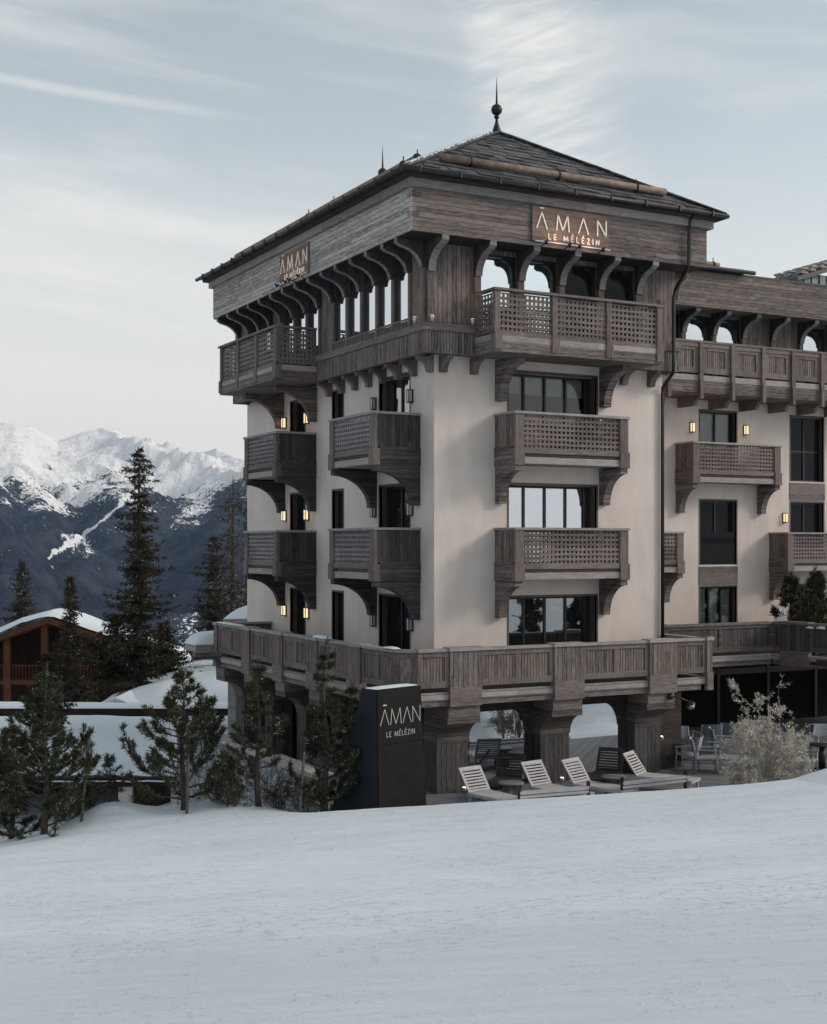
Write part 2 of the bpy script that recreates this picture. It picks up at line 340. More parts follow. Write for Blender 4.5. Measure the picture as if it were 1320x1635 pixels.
# ------------------------------------------------------------------ objects
class Fr:
    """a frame on a facade: u along the wall, n out of it"""
    def __init__(s, o, u, n): s.o, s.u, s.n = Vector((*o, 0)), Vector((*u, 0)), Vector((*n, 0))
    def p(s, u, n, z): return s.o + s.u*u + s.n*n + Vector((0, 0, z))
FR = Fr((0, 0), (1, 0), (0, -1))       # right facade of the tower
FL = Fr((0, 0), (0, 1), (-1, 0))       # left facade
FW = Fr((0, 5.3), (1, 0), (0, -1))     # wing facade
WF = Fr((0, 0), (1, 0), (0, 1))        # plain world axes
class MB:
    def __init__(s): s.v, s.f, s.smooth = [], [], []
    def add(s, vs, fs, smooth=False):
        k = len(s.v); s.v += [tuple(v) for v in vs]; s.f += [tuple(i+k for i in f) for f in fs]; s.smooth += [smooth]*len(fs); return s
    def box(s, F, u0, u1, n0, n1, z0, z1):
        u0, u1 = min(u0, u1), max(u0, u1); n0, n1 = min(n0, n1), max(n0, n1); z0, z1 = min(z0, z1), max(z0, z1)
        P = [F.p(u, n, z) for z in (z0, z1) for n in (n0, n1) for u in (u0, u1)]
        return s.add(P, [(0, 2, 3, 1), (4, 5, 7, 6), (0, 1, 5, 4), (2, 6, 7, 3), (0, 4, 6, 2), (1, 3, 7, 5)])
    def prism(s, F, prof, u0, u1):
        """profile of (n, z) points swept along u"""
        k = len(prof); P = [F.p(u0, n, z) for n, z in prof] + [F.p(u1, n, z) for n, z in prof]
        return s.add(P, [tuple(range(k)), tuple(range(2*k-1, k-1, -1))] + [(i, i+k, (i+1) % k+k, (i+1) % k) for i in range(k)])
    def uprism(s, F, prof, n0, n1):
        """profile of (u, z) points swept along n"""
        k = len(prof); P = [F.p(u, n0, z) for u, z in prof] + [F.p(u, n1, z) for u, z in prof]
        return s.add(P, [tuple(range(k)), tuple(range(2*k-1, k-1, -1))] + [(i, i+k, (i+1) % k+k, (i+1) % k) for i in range(k)])
    def tube(s, pts, rs, seg=8, cap=True):
        pts = [Vector(p) for p in pts]; rs = [rs]*len(pts) if isinstance(rs, (int, float)) else rs
        V, Fc = [], []
        for i, p in enumerate(pts):
            d = (pts[min(i+1, len(pts)-1)]-pts[max(i-1, 0)]).normalized()
            a = d.cross(Vector((0, 0, 1)) if abs(d.z) < 0.9 else Vector((1, 0, 0))).normalized(); b = d.cross(a)
            V += [p + (a*math.cos(2*math.pi*k/seg)+b*math.sin(2*math.pi*k/seg))*rs[i] for k in range(seg)]
        for i in range(len(pts)-1):
            for k in range(seg):
                k2 = (k+1) % seg; Fc.append((i*seg+k, i*seg+k2, (i+1)*seg+k2, (i+1)*seg+k))
        if cap: Fc += [tuple(range(seg-1, -1, -1)), tuple((len(pts)-1)*seg+k for k in range(seg))]
        return s.add(V, Fc, True)
    def ball(s, c, r, seg=14, rings=9):
        c = Vector(c); pts = [c+Vector((0, 0, -r*math.cos(math.pi*i/rings))) for i in range(rings+1)]
        V = []; Fc = []
        for i in range(rings+1):
            rr = max(r*math.sin(math.pi*i/rings), 1e-4)
            V += [pts[i]+Vector((rr*math.cos(2*math.pi*k/seg), rr*math.sin(2*math.pi*k/seg), 0)) for k in range(seg)]
        for i in range(rings):
            for k in range(seg):
                k2 = (k+1) % seg; Fc.append((i*seg+k, i*seg+k2, (i+1)*seg+k2, (i+1)*seg+k))
        return s.add(V, Fc, True)
    def obox(s, c, ax, ay, az, hx, hy, hz):
        c = Vector(c); P = [c+ax*(i*hx)+ay*(j*hy)+az*(k*hz) for k in (-1, 1) for j in (-1, 1) for i in (-1, 1)]
        return s.add(P, [(0, 2, 3, 1), (4, 5, 7, 6), (0, 1, 5, 4), (2, 6, 7, 3), (0, 4, 6, 2), (1, 3, 7, 5)])
    def build(s, name, mat, parent=None, fix=True):
        me = bpy.data.meshes.new(name)
        off = Vector((0, 0, 0)); q = parent
        while q is not None: off = off + Vector(q.location); q = q.parent
        local = parent is not None
        V = [tuple(Vector(v)-off) for v in s.v] if local else s.v
        me.from_pydata(V, [], s.f); me.polygons.foreach_set('use_smooth', s.smooth)
        if fix:
            bm = bmesh.new(); bm.from_mesh(me); bmesh.ops.recalc_face_normals(bm, faces=bm.faces); bm.to_mesh(me); bm.free()
        me.materials.append(M[mat] if isinstance(mat, str) else mat); me.update()
        o = bpy.data.objects.new(name, me); COL.objects.link(o)
        if parent is not None: o.parent = parent
        return o
def tag(o, label=None, cat=None, group=None, kind=None):
    if label: o['label'] = label
    if cat: o['category'] = cat
    if group: o['group'] = group
    if kind: o['kind'] = kind
    return o
def empty(name, loc, label, cat, group=None, rz=0.0):
    o = bpy.data.objects.new(name, None); COL.objects.link(o); o.location = loc; o.rotation_euler = (0, 0, rz); o.empty_display_size = 0.3
    return tag(o, label, cat, group)
def part(name, parent):
    """an Empty that only gathers the pieces of one part (kept at its thing's base)"""
    o = bpy.data.objects.new(name, None); COL.objects.link(o); o.parent = parent; o.empty_display_size = 0.2; return o
def copy_tree(o, parent=None):
    c = o.copy(); COL.objects.link(c); c.parent = parent
    for ch in [x for x in bpy.data.objects if x.parent == o]: copy_tree(ch, c)
    return c
def arc_profile(proj, zt, zb, foot, lip, k=9, flare=1.0):
    """bracket profile (n, z): flat top, lip at the outer end, concave curve down to a narrow foot on the wall"""
    P = [(0, zt), (proj, zt), (proj, zt-lip)]
    for i in range(1, k+1):
        a = math.pi/2*(1-i/k)                      # centre at (proj, zb)
        P.append((proj-(proj-foot)*math.cos(a), zb+(zt-lip-zb)*math.sin(a)))
    P.append((0, zb)); return P

DECK = -5.97
hotel = empty('hotel_building', (0, 0, DECK), 'five storey alpine hotel with pale plaster walls, weathered timber balconies and slate hipped roof', 'hotel')

def wall_with_holes(F, u0, u1, z0, z1, th, holes, n=0.0):
    us = sorted({u0, u1, *[h[0] for h in holes], *[h[1] for h in holes]}); m = MB()
    us = [u for u in us if u0 <= u <= u1]
    for a, b in zip(us[:-1], us[1:]):
        mid = (a+b)/2; hs = sorted([h for h in holes if h[0] < mid < h[1]], key=lambda h: h[2]); z = z0
        for h in hs:
            if h[2] > z: m.box(F, a, b, n-th, n, z, h[2])
            z = max(z, h[3])
        if z1 > z: m.box(F, a, b, n-th, n, z, z1)
    return m

FLOORS = (2.15, -0.77, -3.50)
# --- plaster shells
rh = [(2.2, 4.97, 2.15, 4.51), (2.2, 4.97, -0.77, 1.59), (2.2, 4.97, -3.55, -1.33)]
lh = []
for zf, zt in ((2.15, 4.47), (-0.77, 1.60), (-3.55, -1.33)):
    lh += [(1.30, 3.04, zf, zt), (5.36, 6.09, zf, zt), (8.10, 9.23, zf, zt)]
m = wall_with_holes(FR, 0, 7.19, -3.6, 4.9, 0.5, rh)
m2 = wall_with_holes(FL, 0.5, 12.5, -3.6, 4.9, 0.5, lh)
m.add(m2.v, m2.f)
m.box(WF, 6.69, 7.19, 0.5, 12.5, -3.6, 4.9); m.box(WF, 0, 7.19, 12.5, 13.0, -3.6, 4.9)
m.build('tower_wall', 'plaster', hotel)
wh = [(13.03, 14.6, 2.15, 4.5), (13.03, 14.6, -0.62, 1.52), (13.03, 14.6, -3.5, -1.36),
      (17.06, 18.6, 2.25, 4.5), (17.06, 18.6, -0.77, 1.52), (17.06, 18.6, -3.5, -1.36)]
wall_with_holes(FW, 7.19, 26, -3.6, 4.9, 0.5, wh).build('wing_wall', 'plaster', hotel)
MB().box(WF, 0.7, 6.5, 0.9, 12.3, DECK, 8.4).box(WF, 7.3, 26, 6.2, 12, DECK, 7.6).build('interior_core', 'interior_dark', hotel)

# --- windows
def window(F, u0, u1, z0, z1, cols, pane='glass_mid', recess=0.34, mids=(), blind=None, trim=True, door=False, jamb=0.0, name='window'):
    w = MB(); fw = 0.06
    a0, a1 = u0, u1-jamb
    w.box(F, a0, a1, -recess-0.05, -recess+0.03, z1-fw, z1).box(F, a0, a1, -recess-0.05, -recess+0.03, z0, z0+fw)
    for i in range(cols+1):
        c = a0+(a1-a0)*i/cols; lo = max(a0, c-fw/2-(0.02 if i in (0, cols) else 0)); hi = min(a1, c+fw/2+(0.02 if i in (0, cols) else 0))
        w.box(F, lo, hi, -recess-0.05, -recess+0.034, z0+fw, z1-fw)
    for zm in mids: w.box(F, a0+.05, a1-.05, -recess-0.05, -recess+0.028, zm-0.03, zm+0.03)
    if jamb: w.box(F, a1, u1-0.002, -recess-0.05, -recess+0.05, z0, z1-0.002)
    wo = w.build(name, 'metal_frame', hotel)
    MB().box(F, a0+0.01, a1-0.01, -recess-0.02, -recess-0.005, z0+0.01, z1-0.01).build('pane', pane, wo)
    if trim:
        t = MB(); o = 0.012
        t.box(F, u0-0.05, u1+0.05, -0.08, o, z1, z1+0.055).box(F, u0-0.05, u0, -0.08, o, z0, z1).box(F, u1, u1+0.05, -0.08, o, z0, z1)
        t.box(F, u1-0.012, u1-0.003, -0.45, -0.081, z0, z1-0.003).box(F, u0+0.003, u0+0.012, -0.45, -0.081, z0, z1-0.003)
        t.build('surround', 'frame_brown', wo)
    if blind:
        b = MB()
        for i in range(cols):
            c0 = a0+(a1-a0)*i/cols+0.05; c1 = a0+(a1-a0)*(i+1)/cols-0.05
            b.box(F, c0, c1, -recess-0.12, -recess-0.10, z1-blind-0.02, z1-0.06)
        b.build('blind', 'blind', wo)
        MB().box(F, a0-0.3, a1+0.3, -recess-0.75, -recess-0.7, z0, z1+0.3).build('room_back', 'interior_dark', wo)
    return wo
window(FR, 2.2, 4.97, 2.15, 4.51, 4, 'glass_clear', blind=0.5, jamb=0.12)
window(FR, 2.2, 4.97, -0.77, 1.59, 4, 'glass_coated', jamb=0.12)
window(FR, 2.2, 4.97, -3.55, -1.33, 4, 'glass_mid', jamb=0.12)
for i, (zf, zt) in enumerate(((2.15, 4.47), (-0.77, 1.60), (-3.55, -1.33))):
    window(FL, 1.30, 3.04, zf, zt, 2, ('glass_mid', 'glass_dark', 'glass_dark')[i], recess=0.25)
    window(FL, 5.36, 6.09, zf, zt, 1, 'glass_dark', recess=0.2)
    window(FL, 8.10, 9.23, zf, zt, 1, 'glass_dark', recess=0.25)
window(FW, 13.03, 14.6, 2.15, 4.5, 2, 'glass_clear', blind=1.5, recess=0.2)
window(FW, 13.03, 14.6, -0.62, 1.52, 2, 'glass_dark', recess=0.2, mids=(0.42,))
window(FW, 13.03, 14.6, -3.5, -1.36, 3, 'glass_clear', recess=0.2, blind=2.0)
window(FW, 17.06, 18.6, 2.25, 4.5, 2, 'glass_dark', recess=0.2, mids=(3.3,))
window(FW, 17.06, 18.6, -0.77, 1.52, 2, 'glass_dark', recess=0.2)
window(FW, 17.06, 18.6, -3.5, -1.36, 2, 'glass_dark', recess=0.2)
for a, b, z0, z1 in ((13.03, 14.6, -1.28, -0.68), (17.06, 18.6, 1.6, 2.2)):
    MB().box(FW, a-0.05, b+0.05, -0.3, 0.03, z0, z1).build('spandrel_panel', 'wood_beam_horizontal', hotel)
for z0, z1 in ((0.42, 0.47), ):
    MB().box(FW, 13.06, 14.57, -0.06, -0.02, z0, z1).box(FW, 13.06, 14.57, -0.045, -0.035, -0.6, z0).build('window_guard', 'glass_dark', hotel)

# --- balconies
def lattice(m, F, u0, u1, n, z0, z1, pitch=0.130, slat=0.066, along='u'):
    """crossed slats with square holes between them; n = plane position (along='n' runs it out of the wall instead)"""
    def bx(a0, a1, t0, t1, c0, c1):
        if along == 'u': m.box(F, a0, a1, t0, t1, c0, c1)
        else: m.box(F, t0, t1, a0, a1, c0, c1)
    k = max(1, round((u1-u0)/pitch)); pu = (u1-u0)/k
    for i in range(k+1):
        c = u0+pu*i; bx(max(u0, c-slat/2), min(u1, c+slat/2), n-0.016, n-0.003, z0, z1)
    k = max(1, round((z1-z0)/pitch)); pz = (z1-z0)/k
    for i in range(k+1):
        c = z0+pz*i; bx(u0, u1, n-0.005, n+0.009, max(z0, c-slat/2), min(z1, c+slat/2))
def balcony(F, u0, u1, dep, zt, label=None, bracket=True, brh=0.95, shade=False):
    sv, sh, lt = ('wood_side_shaded', 'wood_side_shaded_horizontal', 'wood_weathered_lit_slats') if shade else ('wood_boards_vertical', 'wood_boards_horizontal', 'wood_beam_horizontal')  # shade: darker sides and lighter slats carry this facade's light in their colour
    b = part('balcony', hotel)
    if label: b['label'] = label
    pw = 0.26; th = 0.09
    # side panels of vertical boards with a deep horizontal board below
    m = MB()
    for s in (u0, u1-th): MB().box(F, s, s+th, 0, dep-0.102, zt-0.88, zt-0.06).build('side_panel', sv, b)
    m = MB()
    for s in (u0-0.025, u1-th-0.01): MB().box(F, s, s+th+0.035, 0, dep-0.152, zt-1.35, zt-0.88).build('side_board', sh, b)
    m = MB()
    for s in (u0, u1-pw): MB().box(F, s, s+pw, dep-0.10, dep, zt-0.93, zt-0.06).build('corner_post', 'wood_beam_vertical', b)
    m = MB()
    for s in (u0-0.03, u1-pw): MB().box(F, s, s+pw+0.03, dep-0.15, dep+0.03, zt-1.35, zt-0.93).build('post_block', 'wood_beam_vertical', b)
    m = MB(); o = 0.035
    m.box(F, u0-o, u1+o, dep-0.13, dep+o, zt-0.06, zt)
    for s in (u0-o, u1-th-0.02): m.box(F, s, s+th+0.055, 0, dep-0.13, zt-0.06, zt)
    m.build('handrail', 'wood_grey_light', b)
    m = MB(); lattice(m, F, u0+pw, u1-pw, dep-0.05, zt-0.93, zt-0.06)
    m.build('lattice_panel', lt, b)
    m = MB(); m.box(F, u0+pw, u1-pw, dep-0.085, dep-0.012, zt-1.05, zt-0.93)
    m.box(F, u0+pw, u1-pw, dep-0.16, dep-0.11, zt-1.15, zt-1.05).build('bottom_rail', 'wood_beam_horizontal', b)
    MB().box(F, u0+pw, u1-pw, dep-0.10, dep-0.06, zt-1.105, zt-1.075).build('edge_pipe', 'red_pipe', b)
    MB().box(F, u0+th, u1-th, 0, dep-0.03, zt-1.31, zt-1.14).build('floor_slab', 'wood_grey_light', b)
    if bracket:
        for s in (u0+0.005, u1-0.225):
            MB().prism(F, arc_profile(dep-0.03, zt-1.352, zt-1.35-brh, 0.20, 0.14), s, s+0.22).build('bracket', sh, b)
    return b
for zt in (3.39, 0.47):
    balcony(FR, 1.78, 5.28, 0.99, zt)
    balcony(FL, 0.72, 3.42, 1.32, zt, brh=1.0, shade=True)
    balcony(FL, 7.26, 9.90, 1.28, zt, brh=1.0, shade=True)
balcony(FW, 12.0, 15.75, 0.9, 3.39)
balcony(FW, 8.0, 11.6, 0.9, 0.47)
balcony(FW, 16.08, 19.8, 0.9, 0.47)
def top_balcony(F, u0, u1, nb, dep, zt, zb, posts):
    b = part('long_balcony', hotel); pw = 0.16
    m = MB()
    for c in posts: MB().box(F, c-pw/2, c+pw/2, dep-0.12, dep, zt-1.10, zt-0.06).box(F, c-pw/2-0.03, c+pw/2+0.03, dep-0.16, dep+0.035, zb+0.06, zt-1.10).build('post', 'wood_beam_vertical', b)
    for s in (u0+0.08, u1-0.08): MB().box(F, s-0.07, s+0.07, nb, nb+0.14, zt-1.10, zt-0.06).build('post', 'wood_beam_vertical', b)
    m = MB(); o = 0.05
    m.box(F, u0-o, u1+o, dep-0.15, dep+o, zt-0.06, zt)
    for s in (u0-o, u1-0.10): m.box(F, s, s+0.15, nb, dep-0.15, zt-0.06, zt)
    m.build('handrail', 'wood_beam_horizontal', b)
    for a, c in zip(posts[:-1], posts[1:]):
        m = MB(); lattice(m, F, a+pw/2, c-pw/2, dep-0.06, zt-1.05, zt-0.10); m.build('lattice_panel', 'wood_beam_horizontal', b)
    for s in (u0+0.06, u1-0.06):
        m = MB(); lattice(m, F, nb+0.14, dep-0.12, s, zt-1.05, zt-0.10, along='n'); m.build('lattice_panel', 'wood_beam_horizontal', b)
    m = MB(); m.box(F, u0, u1, dep-0.10, dep-0.02, zt-1.16, zt-1.05)
    m.box(F, u0+0.02, u1-0.02, nb, dep-0.11, zt-1.4, zt-1.28)
    m.build('floor_slab', 'wood_beam_horizontal', b)
    m = MB(); m.box(F, u0+0.1, u1-0.1, dep-0.10, dep-0.005, zt-1.29, zt-1.15)
    for s in (u0, u1-0.06): m.box(F, s, s+0.06, nb, dep-0.15, zt-1.27, zt-1.11)
    m.build('ledge', 'wood_grey_light', b)
    m = MB(); m.box(F, u0, u1, dep-0.11, dep, zb, zt-1.29)
    for s in (u0, u1-0.1): m.box(F, s, s+0.1, nb, dep-0.11, zb, zt-1.28)
    m.box(F, u0+0.1, u1-0.1, nb, dep-0.11, zb, zb+0.1)
    m.build('base_beam', 'wood_boards_horizontal', b)
    return b
top_balcony(FR, 0.85, 5.98, 0.56, 1.515, 6.30, 4.75, (0.93, 2.62, 4.28, 5.90))
top_balcony(FL, 5.98, 10.62, 0.56, 1.825, 6.28, 4.75, (6.06, 7.57, 9.08, 10.54))
for F, us, pr, zb in ((FR, (1.78, 5.06), 1.05, 3.72), (FL, (7.2, 9.75), 1.30, 3.72)):
    for u in us:
        MB().prism(F, arc_profile(pr, 4.748, zb, 0.22, 0.16), u, u+0.24).build('large_bracket', 'wood_boards_horizontal', hotel)

# --- top timber storey of the tower
A = 0.55
m = MB()
# band of battens with a rail above it
def ring(m, F1, lo, hi, z0, z1, X1=7.34, Y1=12.9):
    m.box(WF, -hi, X1, -hi, -lo, z0, z1); m.box(WF, -hi, -lo, -lo, Y1, z0, z1)
    m.box(WF, X1-(hi-lo), X1, -lo, Y1, z0, z1); m.box(WF, -lo, X1-(hi-lo), Y1-(hi-lo), Y1, z0, z1)
ring(m, None, 0.38, A, 4.75, 5.30); m.build('batten_band', 'wood_battens', hotel)
m = MB(); ring(m, None, 0.40, A+0.045, 5.30, 5.48, X1=7.38, Y1=12.95); m.build('band_rail', 'wood_beam_horizontal', hotel)
MB().box(WF, -0.5, 7.25, -0.5, 12.8, 4.80, 4.92).build('storey_floor', 'wood_dark_boards', hotel)
# corbels under the band
cp = arc_profile(0.45, 4.748, 4.36, 0.14, 0.07, 5)
for u in (0.22, 1.12, 5.82, 6.75): MB().prism(FR, cp, u-0.09, u+0.09).build('corbel', 'wood_beam_vertical', hotel)
for k in range(13):
    u = 0.10+0.87*k
    if 7.0 < u < 10.2: continue
    MB().prism(FL, cp, u-0.09, u+0.09).build('corbel', 'wood_beam_vertical', hotel)
FB = Fr((0, 13.0), (-1, 0), (0, 1))
for u in (-0.3, -1.2): MB().prism(FB, cp, u-0.09, u+0.09).build('corbel', 'wood_beam_vertical', hotel)
FE = Fr((0, 0), (0, 1), (1, 0))
MB().prism(Fr((7.19, 0), (0, 1), (1, 0)), cp, 0.2, 0.4).build('corbel', 'wood_beam_vertical', hotel)
# boarded walls with window openings (battens run vertically)
PX = (0.84, 2.12, 3.36, 4.61, 5.84)
ro = [(a+0.17, b, 5.05, 7.35) for a, b in zip(PX[:-1], PX[1:])]
PY = [-0.67+0.92*k for k in range(15)]
lo_ = [(PY[k]+0.10, PY[k+1], 5.62, 7.42) for k in (1, 2, 3, 4, 5, 7, 8, 9, 11, 12)]
m = wall_with_holes(FR, -0.5, 7.25, 5.48, 7.5, 0.3, [(a, b, max(5.48, c), d) for a, b, c, d in ro], n=0.5)
m2 = wall_with_holes(FL, -0.2, 12.8, 5.48, 7.5, 0.3, lo_, n=0.5); m.add(m2.v, m2.f)
m.box(WF, 6.95, 7.25, -0.2, 12.8, 5.48, 7.5).box(WF, -0.2, 6.95, 12.5, 12.8, 5.48, 7.5)
m.build('timber_storey_wall', 'wood_boards_vertical', hotel)
for wi_, (a, b, c, d) in enumerate(ro):
    w = MB().box(FR, a+0.003, a+0.04, 0.38, 0.43, 5.5, d-.003).box(FR, b-0.10, b-0.003, 0.38, 0.44, 5.5, d-.003).box(FR, a+0.04, b-0.10, 0.38, 0.43, d-0.05, d-.003)
    q = [(b-0.10, d-0.05), (b-0.36, d-0.05), (b-0.36, d-0.11)] + [(b-0.36+0.26*math.sin(t*math.pi/2/6), d-0.11-0.26*(1-math.cos(t*math.pi/2/6))) for t in range(1, 7)]
    w.uprism(FR, q, 0.382, 0.428)
    wo = w.build('window', 'metal_frame', hotel)
    MB().box(FR, a+0.01, b-0.01, 0.37, 0.378, 5.5, d-0.01).build('pane', 'glass_coated' if wi_ < 2 else 'glass_dark', wo)
for (a, b, c, d) in lo_:
    w = MB().box(FL, a+0.003, a+0.03, 0.44, 0.485, c, d-.003).box(FL, b-0.04, b-0.003, 0.44, 0.485, c, d-.003).box(FL, a+0.03, b-0.04, 0.44, 0.485, d-0.06, d-.003)
    wo = w.build('window', 'metal_frame', hotel)
    MB().box(FL, a+0.01, b-0.01, 0.435, 0.445, c, d-0.01).build('pane', 'glass_coated', wo)
    g = MB()
    for i in range(8): g.box(FL, a+0.02+i*0.1, a+0.055+i*0.1, 0.53, 0.55, 5.48, 5.68)
    g.box(FL, a, b, 0.525, 0.56, 5.68, 5.715).build('guard_rail', 'wood_beam_horizontal', wo)
# posts and curved braces carrying the eaves box
bp = [(0.0, 7.478), (0.86, 7.478), (0.86, 7.36)] + [(0.86-0.72*math.cos(math.pi/2*(1-i/8)), 6.72+0.62*math.sin(math.pi/2*(1-i/8))) for i in range(1, 9)] + [(0.0, 6.72)]
bp = [(n, z) for n, z in bp]
thick = [(n, z) for n, z in bp]
def brace(F, u, w, n0, proj, zt=7.478, drop=0.74):
    lip = 0.10; K = 9
    P = [(n0, zt), (n0+proj, zt), (n0+proj, zt-lip)]
    for i in range(1, K+1):
        a = math.pi/2*(1-i/K); P.append((n0+proj-(proj-0.12)*math.cos(a), zt-drop+(drop-lip-0.06)*math.sin(a)))
    P.append((n0, zt-drop))
    b = MB().prism(F, P, u, u+w).build('eaves_brace', 'wood_side_shaded', hotel)  # recess shade on the brace sides is put into this dark colour
    Q = P[1:-1]; T = 0.028; m = MB(); o = []
    for k, (n, z) in enumerate(Q):
        a, c = Q[max(k-1, 0)], Q[min(k+1, len(Q)-1)]; dn, dz = c[0]-a[0], c[1]-a[1]; L_ = math.hypot(dn, dz); o.append((n-dz/L_*T, z+dn/L_*T))
    o[0] = (Q[0][0]+T, Q[0][1]-0.003); o[1] = (Q[1][0]+T, Q[1][1]-T*0.6); q = [(n, z-0.003 if k == 0 else z) for k, (n, z) in enumerate(Q)]
    for k in range(len(Q)-1): m.prism(F, [q[k], q[k+1], o[k+1], o[k]], u-0.008, u+w+0.008)
    m.build('edge_strip', 'wood_weathered_lit_slats', b); return b  # pale trim, its colour lightened as the lit front edge
for u in (-0.5,)+PX:
    MB().box(FR, u, u+0.17, 0.505, 0.60, 5.482, 6.735).build('wall_post', 'wood_beam_vertical', hotel)
    brace(FR, u, 0.17, 0.502, 0.80)
for k, u in enumerate(PY):
    if k == 0: u = -0.5
    MB().box(FL, u, u+0.10, 0.505, 0.565, 5.482, 6.835).build('wall_post', 'wood_beam_vertical', hotel)
    brace(FL, u, 0.10, 0.502, 0.80, drop=0.64)
# corner brace at the right-hand end, seen beside the wing
brace(Fr((7.25, 0), (0, 1), (1, 0)), -0.45, 0.17, 0.0, 0.45)
# eaves box
E = 1.33
MB().box(WF, -E, 7.63, -E, 12.6, 7.48, 8.50).build('eaves_box', 'wood_boards_horizontal', hotel)
m = MB(); m.box(WF, -E-0.13, 7.76, -E-0.13, 12.73, 8.50, 8.70).build('cornice', 'wood_cornice', hotel)
MB().box(WF, -E-0.016, -E-0.002, -E+0.002, 12.6, 7.485, 8.497).build('eaves_lit_cladding', 'wood_weathered_lit', hotel)  # thin skin added to carry the lighter, sky-lit board colour
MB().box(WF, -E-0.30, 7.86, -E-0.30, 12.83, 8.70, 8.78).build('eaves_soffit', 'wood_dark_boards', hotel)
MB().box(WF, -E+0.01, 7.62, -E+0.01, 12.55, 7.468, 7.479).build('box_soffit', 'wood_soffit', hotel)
# roof
ex0, ex1, ey0, ey1, ez = -1.72, 7.95, -1.72, 12.95, 8.80
rx, ry0, ry1, rz = 3.07, 2.0, 8.95, 11.32
m = MB(); V = [(ex0, ey0, ez), (ex1, ey0, ez), (ex1, ey1, ez), (ex0, ey1, ez), (rx, ry0, rz), (rx, ry1, rz)]
m.add(V, [(0, 1, 4), (1, 2, 5, 4), (2, 3, 5), (3, 0, 4, 5), (0, 3, 2, 1)]); roof = m.build('roof', 'slate', hotel)
rnd = random.Random(4)
def tiles(m, A0, B0, A1, B1, rows, wmin=0.22, wmax=0.5, lift=0.035, th=0.028):
    """overlapping slates on the quad A0-B0 (eave) to A1-B1 (top)"""
    A0, B0, A1, B1 = map(Vector, (A0, B0, A1, B1)); nrm = (B0-A0).cross(A1-A0).normalized()
    if nrm.z < 0: nrm = -nrm
    if (B1-A1).length < 1e-3: B1 = A1+(B0-A0)*1e-4
    for r in range(rows):
        t0, t1 = r/rows, min(1.0, (r+1.35)/rows)
        a0, b0, a1, b1 = A0.lerp(A1, t0), B0.lerp(B1, t0), A0.lerp(A1, t1), B0.lerp(B1, t1)
        L = (b0-a0).length; u = 0
        dirn = (b0-a0).normalized(); up = (A1-A0)-dirn*(A1-A0).dot(dirn); up = up.normalized()*((up.length/rows)*1.35)
        while u < L-0.02:
            w = min(rnd.uniform(wmin, wmax), L-u); e = rnd.uniform(-0.05, 0.05)
            la, lb = a0+dirn*(u+0.006), a0+dirn*(u+w-0.006)
            sa = max(0, min(1, 1)); ta, tb = la+up, lb+up
            # clip the top edge to the hips
            ua = (ta-a1).dot(dirn); ub = (tb-a1).dot(dirn); L1 = (b1-a1).length
            ua = min(max(ua, 0), L1); ub = min(max(ub, 0), L1); ta, tb = a1+dirn*ua, a1+dirn*ub
            j = lift*rnd.uniform(0.7, 1.7)
            q = [la-up*(0.08+e), lb-up*(0.08+e*rnd.uniform(0, 1.4)), tb, ta]
            lowz = nrm*j; P = [q[0]+lowz, q[1]+lowz, q[2]+nrm*0.008, q[3]+nrm*0.008]; P2 = [P[0]-nrm*th, P[1]-nrm*th, P[2]-nrm*0.006, P[3]-nrm*0.006]
            m.add(P+P2, [(0, 1, 2, 3), (7, 6, 5, 4), (0, 4, 5, 1), (1, 5, 6, 2), (2, 6, 7, 3), (3, 7, 4, 0)]); u += w
m = MB()
tiles(m, V[0], V[1], V[4], V[4], 15); tiles(m, V[3], V[0], V[5], V[4], 17); tiles(m, V[1], V[2], V[4], V[5], 17)
m.build('roof_slates', 'slate', roof)
m = MB()
for a, b in ((0, 4), (1, 4), (4, 5)):
    a_, b_ = Vector(V[a]), Vector(V[b]); n_ = 16
    for i in range(n_):
        p, q = a_.lerp(b_, i/n_), a_.lerp(b_, (i+1.15)/n_ if i < n_-1 else 1); d = (q-p).normalized(); s_ = d.cross(Vector((0, 0, 1))).normalized(); up_ = s_.cross(d)
        m.obox((p+q)/2+up_*(0.06+0.01*rnd.random()), d, s_, up_, (q-p).length/2, 0.10, 0.02)
m.build('ridge_slates', 'slate', roof)
# thin wind-blown snow lying along the hip and on the left slope
sm = MB()
for (a, b, t0, t1, w_) in ((Vector(V[0]), Vector(V[4]), 0.04, 0.98, 0.14),):
    n_ = 40
    for i in range(n_):
        if rnd.random() < 0.25: continue
        t = t0+(t1-t0)*i/n_; p = a.lerp(b, t); q = a.lerp(b, t+(t1-t0)/n_*rnd.uniform(0.6, 1.2)); d = (q-p).normalized(); s_ = d.cross(Vector((0, 0, 1))).normalized()
        sm.obox((p+q)/2+Vector((-0.05, 0, 0.09)), d, s_, s_.cross(d), (q-p).length/2*0.9, w_*rnd.uniform(0.2, 0.7), 0.015)
for i in range(9):
    y0 = -0.9+i*1.25; kx = rnd.uniform(0.2, 0.5); x0 = ex0+0.05; L_ = rnd.uniform(0.9, 1.6)
    P = []
    for j in range(6):
        yy = y0+L_*j/5; P.append((x0+0.05*rnd.random(), yy, ez+0.08))
    for j in range(5, -1, -1):
        yy = y0+L_*j/5; xx = x0+0.5+0.7*math.sin(math.pi*j/5)*kx+0.1*rnd.random(); P.append((xx, yy, ez+(xx-ex0)*0.526+0.10))
    sm.add(P, [tuple(range(12))])
sm.build('roof_snow', 'snow', roof)
